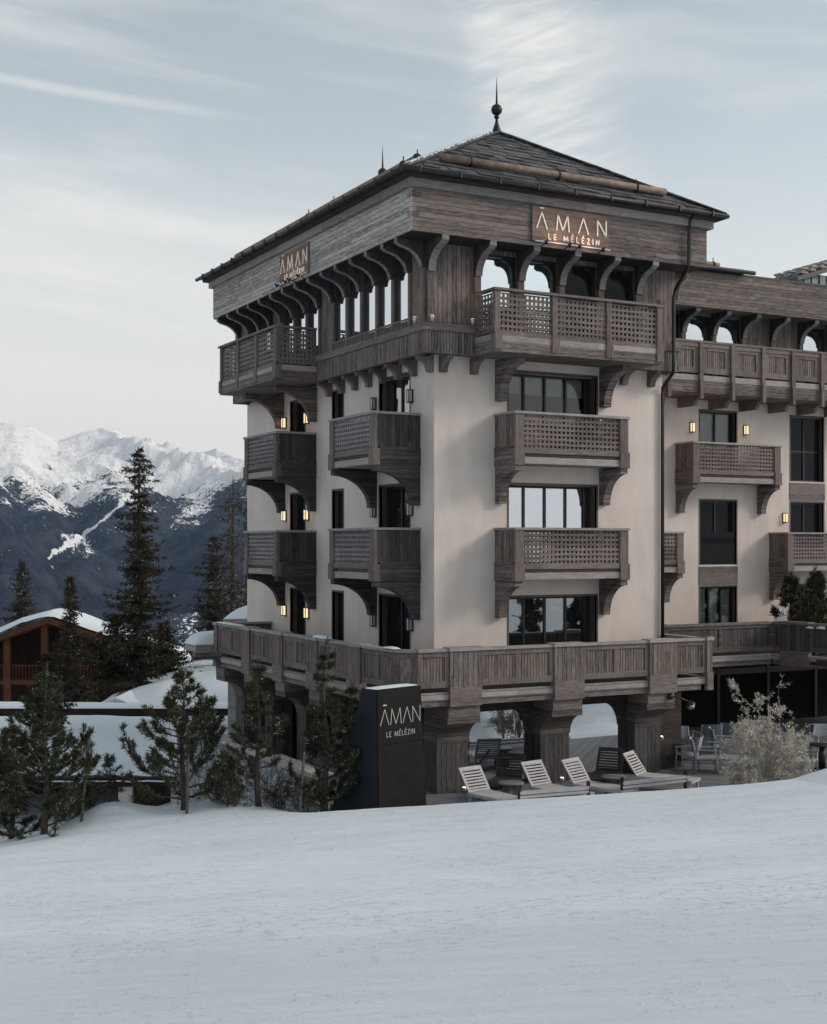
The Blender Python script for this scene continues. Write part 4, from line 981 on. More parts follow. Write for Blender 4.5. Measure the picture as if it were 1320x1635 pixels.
# ------------------------------------------------------------------ ground, piste, deck
EDGE = [(-400, -7.0), (0, -6.157), (140, -5.85), (300, -5.68), (540, -5.44), (680, -5.34), (1060, -5.02), (1200, -4.87), (1265, -4.78), (1320, -4.58), (1500, -4.2), (1900, -3.8)]
EX = [((p-660)/FPX*27.0) for p, z in EDGE]; EZ = [z for p, z in EDGE]
def piste_z(D, lat):
    D = np.asarray(D, float); lat = np.asarray(lat, float)
    ze_lin = -5.32+0.078*np.clip(lat, -40, 14); ze = np.interp(lat, EX, EZ)
    w = np.clip((D-14)/13, 0, 1); w = w*w*(3-2*w); zE = ze_lin*(1-w)+ze*w
    a = np.minimum(D, 27)/27.0
    z = -1.6+(0.078*np.clip(lat, -25, 14))*np.where(D < 27, 1-np.clip(a, 0, 1), 0)*0.55 + (zE+1.6)*np.clip(a, -2, 1)
    z = z+0.045*np.exp(-((D-11.5-0.02*lat)/1.6)**2)
    # beyond the lip
    e = np.clip((D-27)/np.interp(lat, [-4.2, -2.0], [9.0, 2.2]), 0, 1); e = e*e*(3-2*e)
    low = np.interp(lat, [-30, -9, -4.0, -2.0], [-9.2, -8.3, -6.9, -6.3])
    z = np.where(D > 27, z+(low-z)*e, z)
    z = z+0.42*np.exp(-(((lat+6.6)/0.9)**2+((D-28.4)/0.7)**2)) + 0.25*np.exp(-(((lat+4.4)/1.6)**2+((D-28.8)/0.8)**2))
    z = z+0.30*np.exp(-((lat-9.2)/0.8)**2-((D-28.2)/0.8)**2)
    z = z-np.clip((lat-17)*0.28, 0, 6.0)
    return z
def grid_obj(name, Ds, lats, zf, mat):
    DD, LL = np.meshgrid(np.array(Ds), np.array(lats), indexing='ij'); Z = zf(DD, LL)
    X = CX+DX*DD+RX*LL; Y = CY+DY*DD+RY*LL; nD, nL = DD.shape
    V = np.stack([X, Y, Z], -1).reshape(-1, 3); idx = np.arange(nD*nL).reshape(nD, nL)
    Fc = np.stack([idx[:-1, :-1], idx[:-1, 1:], idx[1:, 1:], idx[1:, :-1]], -1).reshape(-1, 4)
    me = bpy.data.meshes.new(name); me.from_pydata(V.tolist(), [], Fc.tolist()); me.polygons.foreach_set('use_smooth', [True]*len(Fc)); me.materials.append(M[mat]); me.update()
    o = bpy.data.objects.new(name, me); COL.objects.link(o); return o
def fbm(x, y, o=5, seed=0.0, gain=0.5):
    """cheap lattice noise, vectorised, about -1..1"""
    def vn(x, y, s):
        xi, yi = np.floor(x), np.floor(y); fx, fy = x-xi, y-yi; fx = fx*fx*(3-2*fx); fy = fy*fy*(3-2*fy)
        def h(a, b): q = np.sin(a*127.1+b*311.7+s*74.7)*43758.5453; return q-np.floor(q)
        return (h(xi, yi)*(1-fx)+h(xi+1, yi)*fx)*(1-fy)+(h(xi, yi+1)*(1-fx)+h(xi+1, yi+1)*fx)*fy
    t = 0; a = 1; n = 0
    for i in range(o): t = t+a*(vn(x, y, seed+i*3.1)*2-1); n += a; a *= gain; x, y = x*2.03+11.3, y*2.03+5.7
    return t/n
def pz(D, l):
    z = piste_z(D, l); w = np.clip((D-7)/4, 0.3, 1)
    return z + w*(0.035*fbm(l*0.3, D*0.45, 3, 2.0)+0.008*np.clip((D-9.5)/2, 0.2, 1)*fbm(l*3.2, D*5.0, 5, 5.0, 0.62))
Ds = list(np.arange(-70, 0, 5.0))+list(np.arange(0, 4, 0.5))+list(np.geomspace(4, 27, 340))+list(np.arange(27.08, 31, 0.12))+list(np.arange(31.2, 46, 0.8))
Ls = list(np.arange(-70, -14, 4.0))+list(np.arange(-13.6, -9.2, 0.4))+list(np.arange(-9.2, 9.6, 0.05))+list(np.arange(10, 14, 0.5))+list(np.arange(14, 90, 4.0))
tag(grid_obj('snow_piste_ground', Ds, Ls, pz, 'snow_piste'), 'pale blue grey ski piste sloping across the foreground', None, None, 'structure')
MB().box(WF, -3.3, 22, -6.5, 5.2, DECK-0.35, DECK).build('deck_floor', 'wood_deck')
tag(bpy.data.objects['deck_floor'], 'grey timber sun deck floor below the hotel terrace', None, None, 'structure')

# mountains and valley: one sheet, polar about the hotel side of the valley
SKY = [(-500, 700), (-200, 668), (0, 677), (22, 676), (48, 680), (72, 692), (92, 704), (112, 697), (130, 690), (165, 685), (185, 688), (205, 699), (218, 703), (245, 706), (262, 711), (280, 718), (300, 722), (322, 721), (345, 717), (362, 724), (385, 733), (420, 745), (600, 760), (900, 770), (1320, 765), (2000, 760)]
def build_mountains():
    azl = np.concatenate([np.linspace(-180, -24, 60), np.arange(-23.5, -19, 0.5), np.arange(-18.8, -6.2, 0.035), np.arange(-6, 30, 1.5), np.linspace(32, 179, 50)]); az = np.radians(azl)
    Rr = np.concatenate([[40, 70, 100, 130, 170, 230, 320, 450, 700, 1000, 1400, 1800], np.linspace(2200, 8600, 380), [9500, 11500]])
    RR, AA = np.meshgrid(Rr, az, indexing='ij')
    D = RR*np.cos(AA); lat = RR*np.sin(AA)
    px = 660+FPX*np.tan(np.clip(AA, -1.2, 1.2)); sy = np.interp(px, [p for p, _ in SKY], [y for _, y in SKY])
    RC = 7000+500*np.sin(AA*25)                                       # crest distance
    sm = np.interp(px, [-600, -200, 0, 60, 120, 180, 240, 300, 400, 700, 2000], [695, 680, 680, 688, 696, 694, 704, 718, 735, 762, 762]); kz = 1/FPX*RC*np.maximum(np.cos(AA), 0.4)
    te = np.clip((RR-RC+1500)/1500, 0, 1)**2; zc = (872-(sm*(1-te)+sy*te))*kz
    t = np.clip((RR-2200)/(RC-2200), 0, 1); base = -520
    prof = t**0.92
    z = base+(zc-base)*prof
    # spurs and gullies running obliquely down the slope
    q = lat/900+0.55*(RR/900); w = fbm(lat/1500+3, RR/1500, 3, 1.0)
    ridg = 1-np.abs(fbm(q*0.9+0.6*w, (RR-lat*0.5)/2600+w*0.4, 4, 7.0))*2.2
    rough = fbm(lat/420, RR/420, 5, 3.0, 0.55); fine = fbm(lat/110, RR/110, 4, 9.0, 0.55)
    fade = np.clip((RC-RR)/1100, 0, 1)*np.clip((RR-2200)/600, 0, 1)
    z = z+fade*(230*(ridg-0.45)+95*rough+22*fine)+np.where(RR > 2200, 11*fine+7*fbm(lat/45, RR/45, 3, 4.0), 0)*np.clip((RR-2600)/500, 0, 1)
    z = np.where(RR > RC, zc-(RR-RC)*0.35, z)
    # near ground and fall into the valley
    near = np.interp(RR, [0, 60, 140, 230, 450, 1000, 1800, 2200], [-9.3, -9.6, -13, -32, -110, -300, -480, -520])
    z = np.where(RR < 2200, near, z)
    back = (np.abs(AA) > R(75)); k = np.clip((np.abs(AA)-R(60))/R(30), 0, 1)
    nb = np.interp(RR, [0, 150, 800, 3000, 9000], [-9.3, -9.0, -6, 10, 60]); z = z*(1-k)+nb*k   # rising slope behind the lens
    # forest cover
    el = z/np.maximum(RR, 1)                                          # height seen as slope from the hotel
    tree = np.clip((z-235-90*fbm(lat/700, RR/700, 4, 12.0)-0.20*(lat+1500)*0)/170, -0.72, 1.2)
    forest = 0.55-0.95*tree
    # avalanche track and cleared runs cut through the wood
    def track(pts, wid):
        d = np.full(RR.shape, 9e9)
        for (a, b) in zip(pts[:-1], pts[1:]):
            ax, ay, bx, by = *a, *b; vx, vy = bx-ax, by-ay; tt = np.clip(((lat-ax)*vx+(RR-ay)*vy)/(vx*vx+vy*vy), 0, 1)
            d = np.minimum(d, np.hypot(lat-ax-vx*tt, RR-ay-vy*tt)/wid)
        return np.clip(1.5-d, 0, 1.3)
    def loc(p, y):
        tn = (p-660)/FPX; best = None; ang = math.atan(tn)
        j = int(np.argmin(np.abs(az-ang))); colz = z[:, j]/np.maximum(Rr*math.cos(az[j]), 1); target = (872-y)/FPX
        idx = np.where((Rr > 2300) & (colz >= target))[0]; i = idx[0] if len(idx) else len(Rr)-30
        return (Rr[i]*math.sin(az[j]), Rr[i])
    run = [(212, 792), (200, 802), (190, 811), (176, 821), (163, 832), (150, 842), (138, 851), (124, 861), (110, 869), (98, 878), (88, 886), (78, 893)]
    for (x0_, y0_), (x1_, y1_) in zip(run[:-1], run[1:]):
        pp = [loc(x0_+(x1_-x0_)*k_/3, y0_+(y1_-y0_)*k_/3) for k_ in range(4)]; forest = forest-1.05*track(pp, 4+8*(1-(y0_-792)/100))
    forest = forest+0.75*fbm(lat/230, RR/230, 4, 31.0, 0.6)*np.clip((z+250)/250, 0, 1)
    forest = forest-0.35*np.clip(ridg-0.3, -0.5, 1)*np.clip((z+100)/300, 0, 1)
    forest = forest-0.15*track([loc(135, 790), loc(142, 820), loc(115, 870)], 60)
    forest = forest-0.3*track([loc(60, 815), loc(110, 785)], 40)-0.35*track([loc(290, 850), loc(320, 800)], 60)-0.45*track([loc(290, 1040), loc(300, 985)], 50)
    forest = forest-0.12*track([loc(110, 915), loc(150, 880)], 70)
    rock = np.clip(0.35+1.3*fbm(lat/500, RR/500, 3, 20.0), 0, 1)*np.clip((z-250)/150, 0, 1)
    forest = np.where(RR < 150, -1.0, forest); forest = np.where((RR >= 150) & (RR < 2300), 0.75+0.2*rough, forest)
    forest = np.where(k > 0, np.where(nb > 2, 0.6, -1.0)*k+forest*(1-k), forest); forest = np.where(RR < 150, -1.0, forest)
    X = CX+DX*D+RX*lat; Y = CY+DY*D+RY*lat; n0, n1 = RR.shape
    V = np.stack([X, Y, z], -1).reshape(-1, 3); idx = np.arange(n0*n1).reshape(n0, n1); nx = np.roll(idx, -1, axis=1)
    Fc = np.stack([idx[:-1], nx[:-1], nx[1:], idx[1:]], -1).reshape(-1, 4)
    me = bpy.data.meshes.new('mountains'); V = V.tolist(); F_ = Fc.tolist(); c0 = len(V); V.append((CX, CY, -9.6)); 
    F_ += [(c0, int(idx[0, (j+1) % n1]), int(idx[0, j])) for j in range(n1)]
    me.from_pydata(V, [], F_); me.polygons.foreach_set('use_smooth', [True]*len(F_))
    for nm, arr in (('forest', forest), ('rock', rock)):
        at_ = me.attributes.new(nm, 'FLOAT', 'POINT'); at_.data.foreach_set('value', np.append(arr.reshape(-1), -1.0).astype(np.float32))
    me.materials.append(M['mountain']); me.update(); me.flip_normals()
    o = bpy.data.objects.new('mountain_terrain', me); COL.objects.link(o); tag(o, 'snow covered mountain range with dark blue forest on its lower slopes', None, None, 'structure')
build_mountains()
def haze():
    o = MB().box(WF, CX-12500, CX+12500, CY-12500, CY+12500, -560, 1100).build('haze', 'plaster'); t = NT('haze')
    v = t.n('VolumePrincipled'); v.inputs['Color'].default_value = (0.50, 0.68, 1.0, 1); v.inputs['Density'].default_value = HAZE; v.inputs['Anisotropy'].default_value = 0.2
    t.l(v.outputs[0], t.out.inputs['Volume']); o.data.materials[0] = t.m; tag(o, kind='stuff')
HAZE = 3.2e-5
haze()

# ------------------------------------------------------------------ deck furniture
def lounger(loc, rz, label, dark=False):
    s = empty('sun_lounger', loc, label, 'sun lounger', 'slatted sun loungers on the deck', rz); mt = 'wood_chair_dark' if dark else 'wood_chair'
    F = Fr((0, 0), (1, 0), (0, 1)); W = 0.33
    def P(nm, m): o = m.build(nm, mt); o.parent = s; return o
    # x = across, y = towards the foot end; head (backrest) at -y
    m = MB(); 
    for sx in (-W, W-0.05): m.box(F, sx, sx+0.05, -0.15, 1.30, 0.27, 0.34)
    m.box(F, -W+0.05, W-0.05, 1.25, 1.30, 0.27, 0.34).box(F, -W+0.05, W-0.05, -0.15, -0.10, 0.27, 0.34); P('frame', m)
    m = MB()
    for i in range(13): m.box(F, -W+0.052, W-0.052, -0.08+i*0.103, 0.012+i*0.103, 0.325, 0.345)
    P('seat', m)
    for sx in (-W, W-0.05):
        for y in (-0.1, 1.2): P('leg', MB().box(F, sx+0.004, sx+0.046, y, y+0.05, 0, 0.27))
    a = R(55); d = Vector((0, -math.cos(a), math.sin(a))); nn = Vector((0, math.sin(a), math.cos(a))); b0 = Vector((0, -0.10, 0.345)); X_ = Vector((1, 0, 0)); L = 0.63; m = MB()
    for sx in (-W+0.03, W-0.03): m.obox(b0+d*L/2+X_*sx, X_, d, nn, 0.03, L/2, 0.014)
    m.obox(b0+d*(L-0.035), X_, d, nn, W-0.06, 0.035, 0.013); m.obox(b0+d*0.03, X_, d, nn, W-0.06, 0.03, 0.013)
    for i in range(7): m.obox(b0+d*(0.10+i*0.075), X_, d, nn, W-0.06, 0.021, 0.010)
    P('backrest', m); return s
wood('wood_chair_dark', False, 0.4, (0.018, 0.016, 0.017), (0.045, 0.040, 0.042), gap=0.004, local=True, warm=0.0)
def floor_at(px, D, z=DECK): v = at(px, 872, D); v.z = z; return v
rzL = -PHI+R(198)
rzL2 = math.atan2(-DX, DY)  # helper angle, unused sign kept simple
def face(dx, dy): return math.atan2(-dx, dy)    # rotation that turns local +y to (dx, dy)
FT_ = math.radians
def dirv(right, toward): # foot direction as mix of screen right and towards the lens
    return (RX*right-DX*toward, RY*right-DY*toward)
lounger(floor_at(770, 30.2), face(*dirv(0.62, 0.78)), 'pale slatted lounger nearest the stone sign, its foot end cut off by the snow')
lounger(floor_at(869, 31.0), face(*dirv(0.62, 0.78)), 'pale slatted lounger between the left round stump table and the long pale tube')
lounger(floor_at(934, 31.4), face(*dirv(0.72, 0.70)), 'pale slatted lounger in front of the middle wooden pier')
lounger(floor_at(1030, 32.5), face(*dirv(0.85, 0.52)), 'pale slatted lounger in front of the right wooden pier, right of the second stump table')
lounger(floor_at(810, 32.1), face(*dirv(-0.35, 0.9)), 'dark slatted lounger behind the left stump table, before the bright window', True)
lounger(floor_at(970, 33.0), face(*dirv(-0.35, 0.9)), 'dark slatted lounger behind the right stump table, before the curtained window', True)
def stump_table(loc, label, r=0.30):
    s = empty('stump_table', loc, label, 'side table', 'round tables on tree stumps'); rr = random.Random(int(loc[0]*100)); N_ = 22
    V, Fc = [], []; rows = 8
    for j in range(rows+1):
        for k in range(N_): a = 2*math.pi*k/N_; q = 0.17*(1+0.16*math.sin(5*a+j*0.3)+0.08*rr.uniform(-1, 1))+0.03*(1-j/rows); V.append((q*math.cos(a), q*math.sin(a), 0.44*j/rows))
    for j in range(rows):
        for k in range(N_): k2 = (k+1) % N_; Fc.append((j*N_+k, j*N_+k2, (j+1)*N_+k2, (j+1)*N_+k))
    m = MB(); m.add(V, Fc); o = m.build('stump', 'bark_grey'); o.parent = s
    o = MB().tube([(0, 0, 0.44), (0, 0, 0.445), (0, 0, 0.475), (0, 0, 0.48)], [r-0.01, r, r, r-0.01], 28).build('table_top', 'wood_deck'); o.parent = s
stump_table(floor_at(816, 30.7), 'round topped tree stump table between the two leftmost pale loungers')
stump_table(floor_at(980, 31.5), 'round topped tree stump table left of the rightmost pale lounger')
def barrier(px0, px1, D0, D1, z, label):
    a, b = floor_at(px0, D0), floor_at(px1, D1); s = empty('edge_barrier', tuple(a), label, 'barrier', 'low tube barriers along the deck edge')
    za = z; A_, B_ = a.copy(), b.copy(); A_.z = B_.z = DECK+z; d = (B_-A_).normalized()
    m = MB(); m.obox((A_+B_)/2, d, d.cross(Vector((0, 0, 1))), Vector((0, 0, 1)), (B_-A_).length/2, 0.05, 0.035); m.obox((A_+B_)/2+Vector((0, 0, -0.09)), d, d.cross(Vector((0, 0, 1))), Vector((0, 0, 1)), (B_-A_).length/2, 0.035, 0.03); m.build('rail', 'white_tube', s)
    for p in (A_, B_): MB().box(Fr((p.x, p.y), (1, 0), (0, 1)), -0.03, 0.03, -0.03, 0.03, DECK, DECK+z+0.14).build('post', 'metal_dark', s)
barrier(829, 939, 29.2, 29.9, 0.50, 'low pale tube barrier in front of the two middle pale loungers')
barrier(993, 1094, 30.4, 31.3, 0.50, 'low pale tube barrier in front of the rightmost pale lounger')

def armchair(loc, rz, label, mat='textile_grey'):
    s = empty('deck_armchair', loc, label, 'armchair', 'armchairs on the deck', rz)
    F = Fr((0, 0), (1, 0), (0, 1)); W = 0.31; X_ = Vector((1, 0, 0))
    def P(nm, m, mt='chair_metal'): o = m.build(nm, mt); o.parent = s; return o
    for sx in (-W, W):
        P('leg', MB().tube([(sx, 0.30, 0), (sx, 0.28, 0.60)], 0.020, 6)); P('leg', MB().tube([(sx, -0.30, 0), (sx, -0.24, 0.40), (sx, -0.34, 0.88)], 0.020, 6))
        P('armrest', MB().box(F, sx-0.03, sx+0.03, -0.30, 0.33, 0.595, 0.625))
    m = MB().tube([(-W, 0.29, 0.40), (W, 0.29, 0.40)], 0.018, 6).tube([(-W, -0.25, 0.36), (W, -0.25, 0.36)], 0.018, 6)
    for sx in (-W, W): m.tube([(sx, 0.29, 0.40), (sx, -0.25, 0.36)], 0.018, 6); m.tube([(sx, 0.29, 0.18), (sx, -0.27, 0.18)], 0.014, 6)
    P('seat_frame', m)
    P('seat', MB().add([(-W+.02, .29, .415), (W-.02, .29, .415), (W-.02, 0, .385), (-W+.02, 0, .385), (-W+.02, -.24, .375), (W-.02, -.24, .375)] + [(-W+.02, .29, .400), (W-.02, .29, .400), (W-.02, 0, .370), (-W+.02, 0, .370), (-W+.02, -.24, .360), (W-.02, -.24, .360)],
      [(0, 1, 2, 3), (3, 2, 5, 4), (9, 8, 7, 6), (10, 11, 8, 9), (0, 6, 7, 1), (4, 5, 11, 10), (1, 7, 8, 2), (2, 8, 11, 5), (0, 3, 9, 6), (3, 4, 10, 9)]), mat)
    V, Fc = [], []; K = 6
    for t in (0, 0.018):
        for j in range(2):
            for i in range(K+1):
                x = -W+0.01+(2*W-0.02)*i/K; bow = 0.05*(1-(2*i/K-1)**2); V.append((x, (-0.27 if j == 0 else -0.345)-bow-t, 0.54 if j == 0 else 0.88))
    n = K+1
    for i in range(K): Fc += [(i, i+1, n+i+1, n+i), (2*n+i, 3*n+i, 3*n+i+1, 2*n+i+1), (i, 2*n+i, 2*n+i+1, i+1), (n+i, n+i+1, 3*n+i+1, 3*n+i)]
    Fc += [(0, n, 3*n, 2*n), (K, 2*n+K, 3*n+K, n+K)]
    P('backrest', MB().add(V, Fc, False), mat); return s
# (px of the chair, depth, facing as (right, toward))
armchair(floor_at(1125, 34.9), face(*dirv(1.0, 0.15)), 'grey armchair nearest the wooden pier, turned right towards the frosted bush')
armchair(floor_at(1098, 35.5), face(*dirv(-0.75, -0.2)), 'grey armchair facing left, just behind the nearest armchair')
armchair(floor_at(1089, 36.9), face(*dirv(0.2, 1.0)), 'grey armchair behind the small dark table beside the wooden pier')
armchair(floor_at(1128, 38.0), face(*dirv(-0.25, -1.0)), 'blue grey armchair with its back turned, left one of the pair', 'textile_blue')
armchair(floor_at(1160, 38.4), face(*dirv(-0.15, -1.0)), 'blue grey armchair with its back turned, right one of the pair', 'textile_blue')
armchair(floor_at(1155, 36.9), face(*dirv(1.0, 0.1)), 'grey armchair turned right in front of the blue grey pair')
armchair(floor_at(1172, 34.8), face(*dirv(0.5, -1.0)), 'grey armchair half hidden behind the left side of the frosted bush')
armchair(floor_at(1208, 38.2), face(*dirv(0.1, 1.0)), 'grey armchair seen over the frosted bush against the dark glazing')
armchair(floor_at(1283, 34.4), face(*dirv(0.9, 0.45)), 'grey armchair right of the frosted bush, facing right')
armchair(floor_at(1316, 37.4), face(*dirv(0.1, 1.0)), 'grey armchair at the right edge of the picture, farther back')
armchair(floor_at(1275, 37.6), face(*dirv(-1.0, 0.1)), 'dark framed armchair turned left, behind the one right of the bush', 'textile_blue')
def table(loc, label, r=0.35, h=0.62):
    s = empty('deck_table', loc, label, 'table', 'dark tables between the armchairs')
    for nm, m in (('table_top', MB().tube([(0, 0, h), (0, 0, h+0.03)], r, 24)), ('pedestal', MB().tube([(0, 0, 0.02), (0, 0, h)], [0.10, 0.08], 12)), ('base', MB().tube([(0, 0, 0), (0, 0, 0.025)], 0.24, 20))):
        o = m.build(nm, 'metal_dark'); o.parent = s
table(floor_at(1078, 35.8), 'dark round table standing at the right wooden pier beside the first armchairs')
table(floor_at(1312, 35.4), 'dark round table at the right edge, beside the armchair right of the bush')

# ------------------------------------------------------------------ retaining wall and background buildings
rw = empty('retaining_wall', (-3.4, -1.0, -8.2), 'low mottled stone retaining wall with pale coping left of the sun deck', 'wall')
MB().box(WF, -3.75, -3.4, -1.2, 9.0, -8.6, -5.32).build('stonework', 'stone_wall', rw)
MB().box(WF, -3.82, -3.33, -1.3, 9.1, -5.32, -5.22).build('coping', 'stone_pale', rw)

# low building with flat snow-covered roofs
FC = Fr((CX, CY), (RX, RY), (DX, DY))      # u = to the right, n = distance ahead
def flat_building():
    base = pl(44, -10, -8.6); s = empty('low_flat_building', tuple(base), 'long low building with flat snow covered roofs and dark eaves below the chalet', 'building')
    MB().box(FC, -30, -3.4, 47, 56, -9.2, -7.12).box(FC, -9.0, -3.5, 40.5, 47, -9.2, -7.3).build('wall', 'wall_dark', s)
    m = MB().box(FC, -30, -3.2, 55, 56.5, -7.15, -6.78); m.box(FC, -30, -3.4, 46.2, 47.0, -7.42, -7.20); m.box(FC, -30, -4.2, 40.0, 41.0, -7.30, -7.02); m.build('eaves', 'wall_dark', s)
    MB().box(FC, -30, -4.3, 46.0, 46.25, -7.26, -7.15).build('gutter', 'metal_sheet', s)
    m = MB()
    for u in (-9.0, -7.4, -6.2, -5.0): m.box(FC, u, u+0.42, 40.2, 40.7, -9.2, -7.28)
    m.build('pillar', 'plaster', s)
    def roof_snow(u0, u1, n0, n1, zf, zb, nu=60, nn=16, seed=0):
        V, Fc = [], []
        for j in range(nn+1):
            for i in range(nu+1):
                u, n_ = u0+(u1-u0)*i/nu, n0+(n1-n0)*j/nn; e = min(j/2.0, (nn-j)/1.5, i/1.0, (nu-i)/1.0, 1.0)
                z = zf+(zb-zf)*j/nn - (1-math.sin(max(e, 0)*math.pi/2))*0.16 + 0.10*mnoise.noise(Vector((u*0.35+seed, n_*0.5, 0)))*max(e, 0)+0.04*mnoise.noise(Vector((u*1.7, n_*1.9, seed)))
                V.append(FC.p(u, n_, z))
        for j in range(nn):
            for i in range(nu): a = j*(nu+1)+i; Fc.append((a, a+1, a+nu+2, a+nu+1))
        MB().add(V, Fc, True).build('roof_snow', 'snow', s)
    roof_snow(-30, -3.2, 55.0, 56.6, -6.70, -6.66, seed=3)
    roof_snow(-30, -3.3, 46.6, 55.0, -7.02, -7.0, seed=9)
    roof_snow(-30, -4.2, 39.9, 46.1, -6.98, -6.93, seed=21)
flat_building()
def mound_building():
    c = pl(62, -12, -8.5); s = empty('snowy_outbuilding', tuple(c), 'low outbuilding buried under a rounded snow roof with a small dark gable', 'building')
    V, Fc = [], []; nu, nn = 46, 24
    top = [(-15.0, -8.0), (-14.2, -7.15), (-13.0, -6.72), (-11.5, -6.35), (-10.0, -6.2), (-9.0, -5.95), (-7.5, -5.8), (-2.0, -5.6)]
    xs, zs = [a for a, b in top], [b for a, b in top]
    for j in range(nn+1):
        for i in range(nu+1):
            u = -15.0+13.0*i/nu; n_ = 57.5+12*j/nn; e = math.sin(min(1, j/6.0)*math.pi/2)**0.6; zt_ = float(np.interp(u, xs, zs))
            z = -7.3+(zt_+7.3+0.35*j/nn)*e if zt_ > -7.3 else zt_
            V.append(FC.p(u, n_, z+0.07*mnoise.noise(Vector((u*0.8, n_*0.6, 4)))))
    for j in range(nn):
        for i in range(nu): a = j*(nu+1)+i; Fc.append((a, a+1, a+nu+2, a+nu+1))
    MB().add(V, Fc, True).build('roof_snow', 'snow', s)
    MB().box(FC, -14.5, -2.5, 58.5, 68, -9.4, -7.4).build('wall', 'wood_chalet_dark', s)
    g = MB().uprism(FC, [(-14.3, -7.35), (-13.2, -6.86), (-12.9, -6.82), (-12.6, -6.86), (-11.3, -7.35)], 57.2, 60); g.build('gable', 'wood_chalet_dark', s)
    g = MB()
    for a, b in (((-14.5, -7.38), (-12.9, -6.72)), ((-12.9, -6.72), (-11.1, -7.38))):
        g.uprism(FC, [a, b, (b[0], b[1]+0.14), (a[0], a[1]+0.16)], 57.0, 60)
    g.build('gable_snow', 'snow', s)
mound_building()
def chalet():
    D = 76; k = D/FPX; c = pl(D, (80-660)*k, -10.4); s = empty('wooden_chalet', tuple(c), 'brown wooden chalet with snow on its wide gabled roof and an orange timber balcony', 'chalet')
    um = (78-660)*k; zr = -(986-872)*k; sl = 0.36; hw = 7.6; zb = -11.5
    prof = [(um-hw, zr-hw*sl), (um, zr), (um+hw, zr-hw*sl), (um+hw, zr-hw*sl-0.35), (um, zr-0.38), (um-hw, zr-hw*sl-0.35)]
    MB().uprism(FC, [prof[0], prof[1], prof[4], prof[5]], D, D+3.4).uprism(FC, [prof[1], prof[2], prof[3], prof[4]], D, D+3.4).build('roof', 'wood_chalet', s)
    V, Fc = [], []; nu, nn = 40, 12
    for j in range(nn+1):
        for i in range(nu+1):
            u = um-hw-0.1+(2*hw+0.2)*i/nu; zz = zr-abs(math.sqrt((u-um)**2+0.05)-0.2)*sl; e = min(1, i/1.5, (nu-i)/1.5); n_ = D-0.15+3.7*j/nn; f = min(1, 0.25+j/1.5)
            V.append(FC.p(u, n_, zz+0.02+0.42*math.sin(e*math.pi/2)*f+0.10*mnoise.noise(Vector((u*0.6, n_*0.5, 1)))+0.05*mnoise.noise(Vector((u*2.1, n_*1.9, 5)))))
    for j in range(nn):
        for i in range(nu): a = j*(nu+1)+i; Fc.append((a, a+1, a+nu+2, a+nu+1))
    b0 = len(V)
    MB().add(V, Fc, True).build('roof_snow', 'snow', s)
    m = MB()
    for sgn in (-1, 1):
        m.uprism(FC, [(um, zr+0.04), (um+sgn*hw, zr-hw*sl+0.02), (um+sgn*hw, zr-hw*sl-0.30), (um, zr-0.30)], D-0.25, D-0.002)
    m.build('bargeboard', 'wood_chalet', s)
    MB().uprism(FC, [(um-hw+0.8, zb), (um+hw-0.8, zb), (um+hw-0.8, zr-(hw-0.8)*sl-0.4), (um, zr-0.42), (um-hw+0.8, zr-(hw-0.8)*sl-0.4)], D+2.2, D+3.3).build('wall', 'wood_chalet_dark', s)
    zrail = -(1062-872)*k; zf = -(1087-872)*k
    b = part('balcony', s)
    m = MB().box(FC, um-hw+0.8, um+4.6, D+0.2, D+0.3, zrail-0.08, zrail).box(FC, um-hw+0.8, um+4.6, D+0.2, D+2.2, zf-0.25, zf)
    m.build('floor_slab', 'wood_chalet', b); m = MB()
    n_ = 60
    for i in range(n_): u = um-hw+0.9+(hw+3.7)*i/n_; m.box(FC, u, u+0.05, D+0.22, D+0.27, zf, zrail-0.08)
    m.build('balusters', 'wood_chalet', b)
    for p in (10, 70, 180): u = (p-660)*k; MB().box(FC, u-0.18, u+0.18, D+0.05, D+0.38, zb, zr-abs(u-um)*sl-0.36).build('post', 'wood_chalet', s)
    for p, y0, y1 in ((230, 1075, 1088),): MB().box(FC, (p-660)*k-0.35, (p-660)*k+0.35, D+2.14, D+2.19, -(y1-872)*k, -(y0-872)*k).build('shutter', 'wood_chalet', s)
chalet()
# snow-roofed annexe just beyond the far end of the hotel
ax = empty('snow_roofed_annexe', tuple(pl(50, -6.6, -6)), 'small annexe roof heaped with snow behind the far left corner of the hotel', 'building')
MB().box(FC, -6.9, -4.8, 49, 54, -9, -2.95).build('wall', 'wood_grey_light', ax)
MB().box(FC, -7.05, -4.8, 48.8, 54, -2.95, -2.7).build('eaves', 'wood_grey_light', ax)
V, Fc = [], []
for j in range(9):
    for i in range(13):
        e = min(1, i/3.0, j/2.0); V.append(FC.p(-7.05+2.3*i/12, 48.8+5*j/8, -2.7+0.38*math.sin(e*math.pi/2)+0.02*i/12))
for j in range(8):
    for i in range(12): a = j*13+i; Fc.append((a, a+1, a+14, a+13))
MB().add(V, Fc, True).build('roof_snow', 'snow', ax)

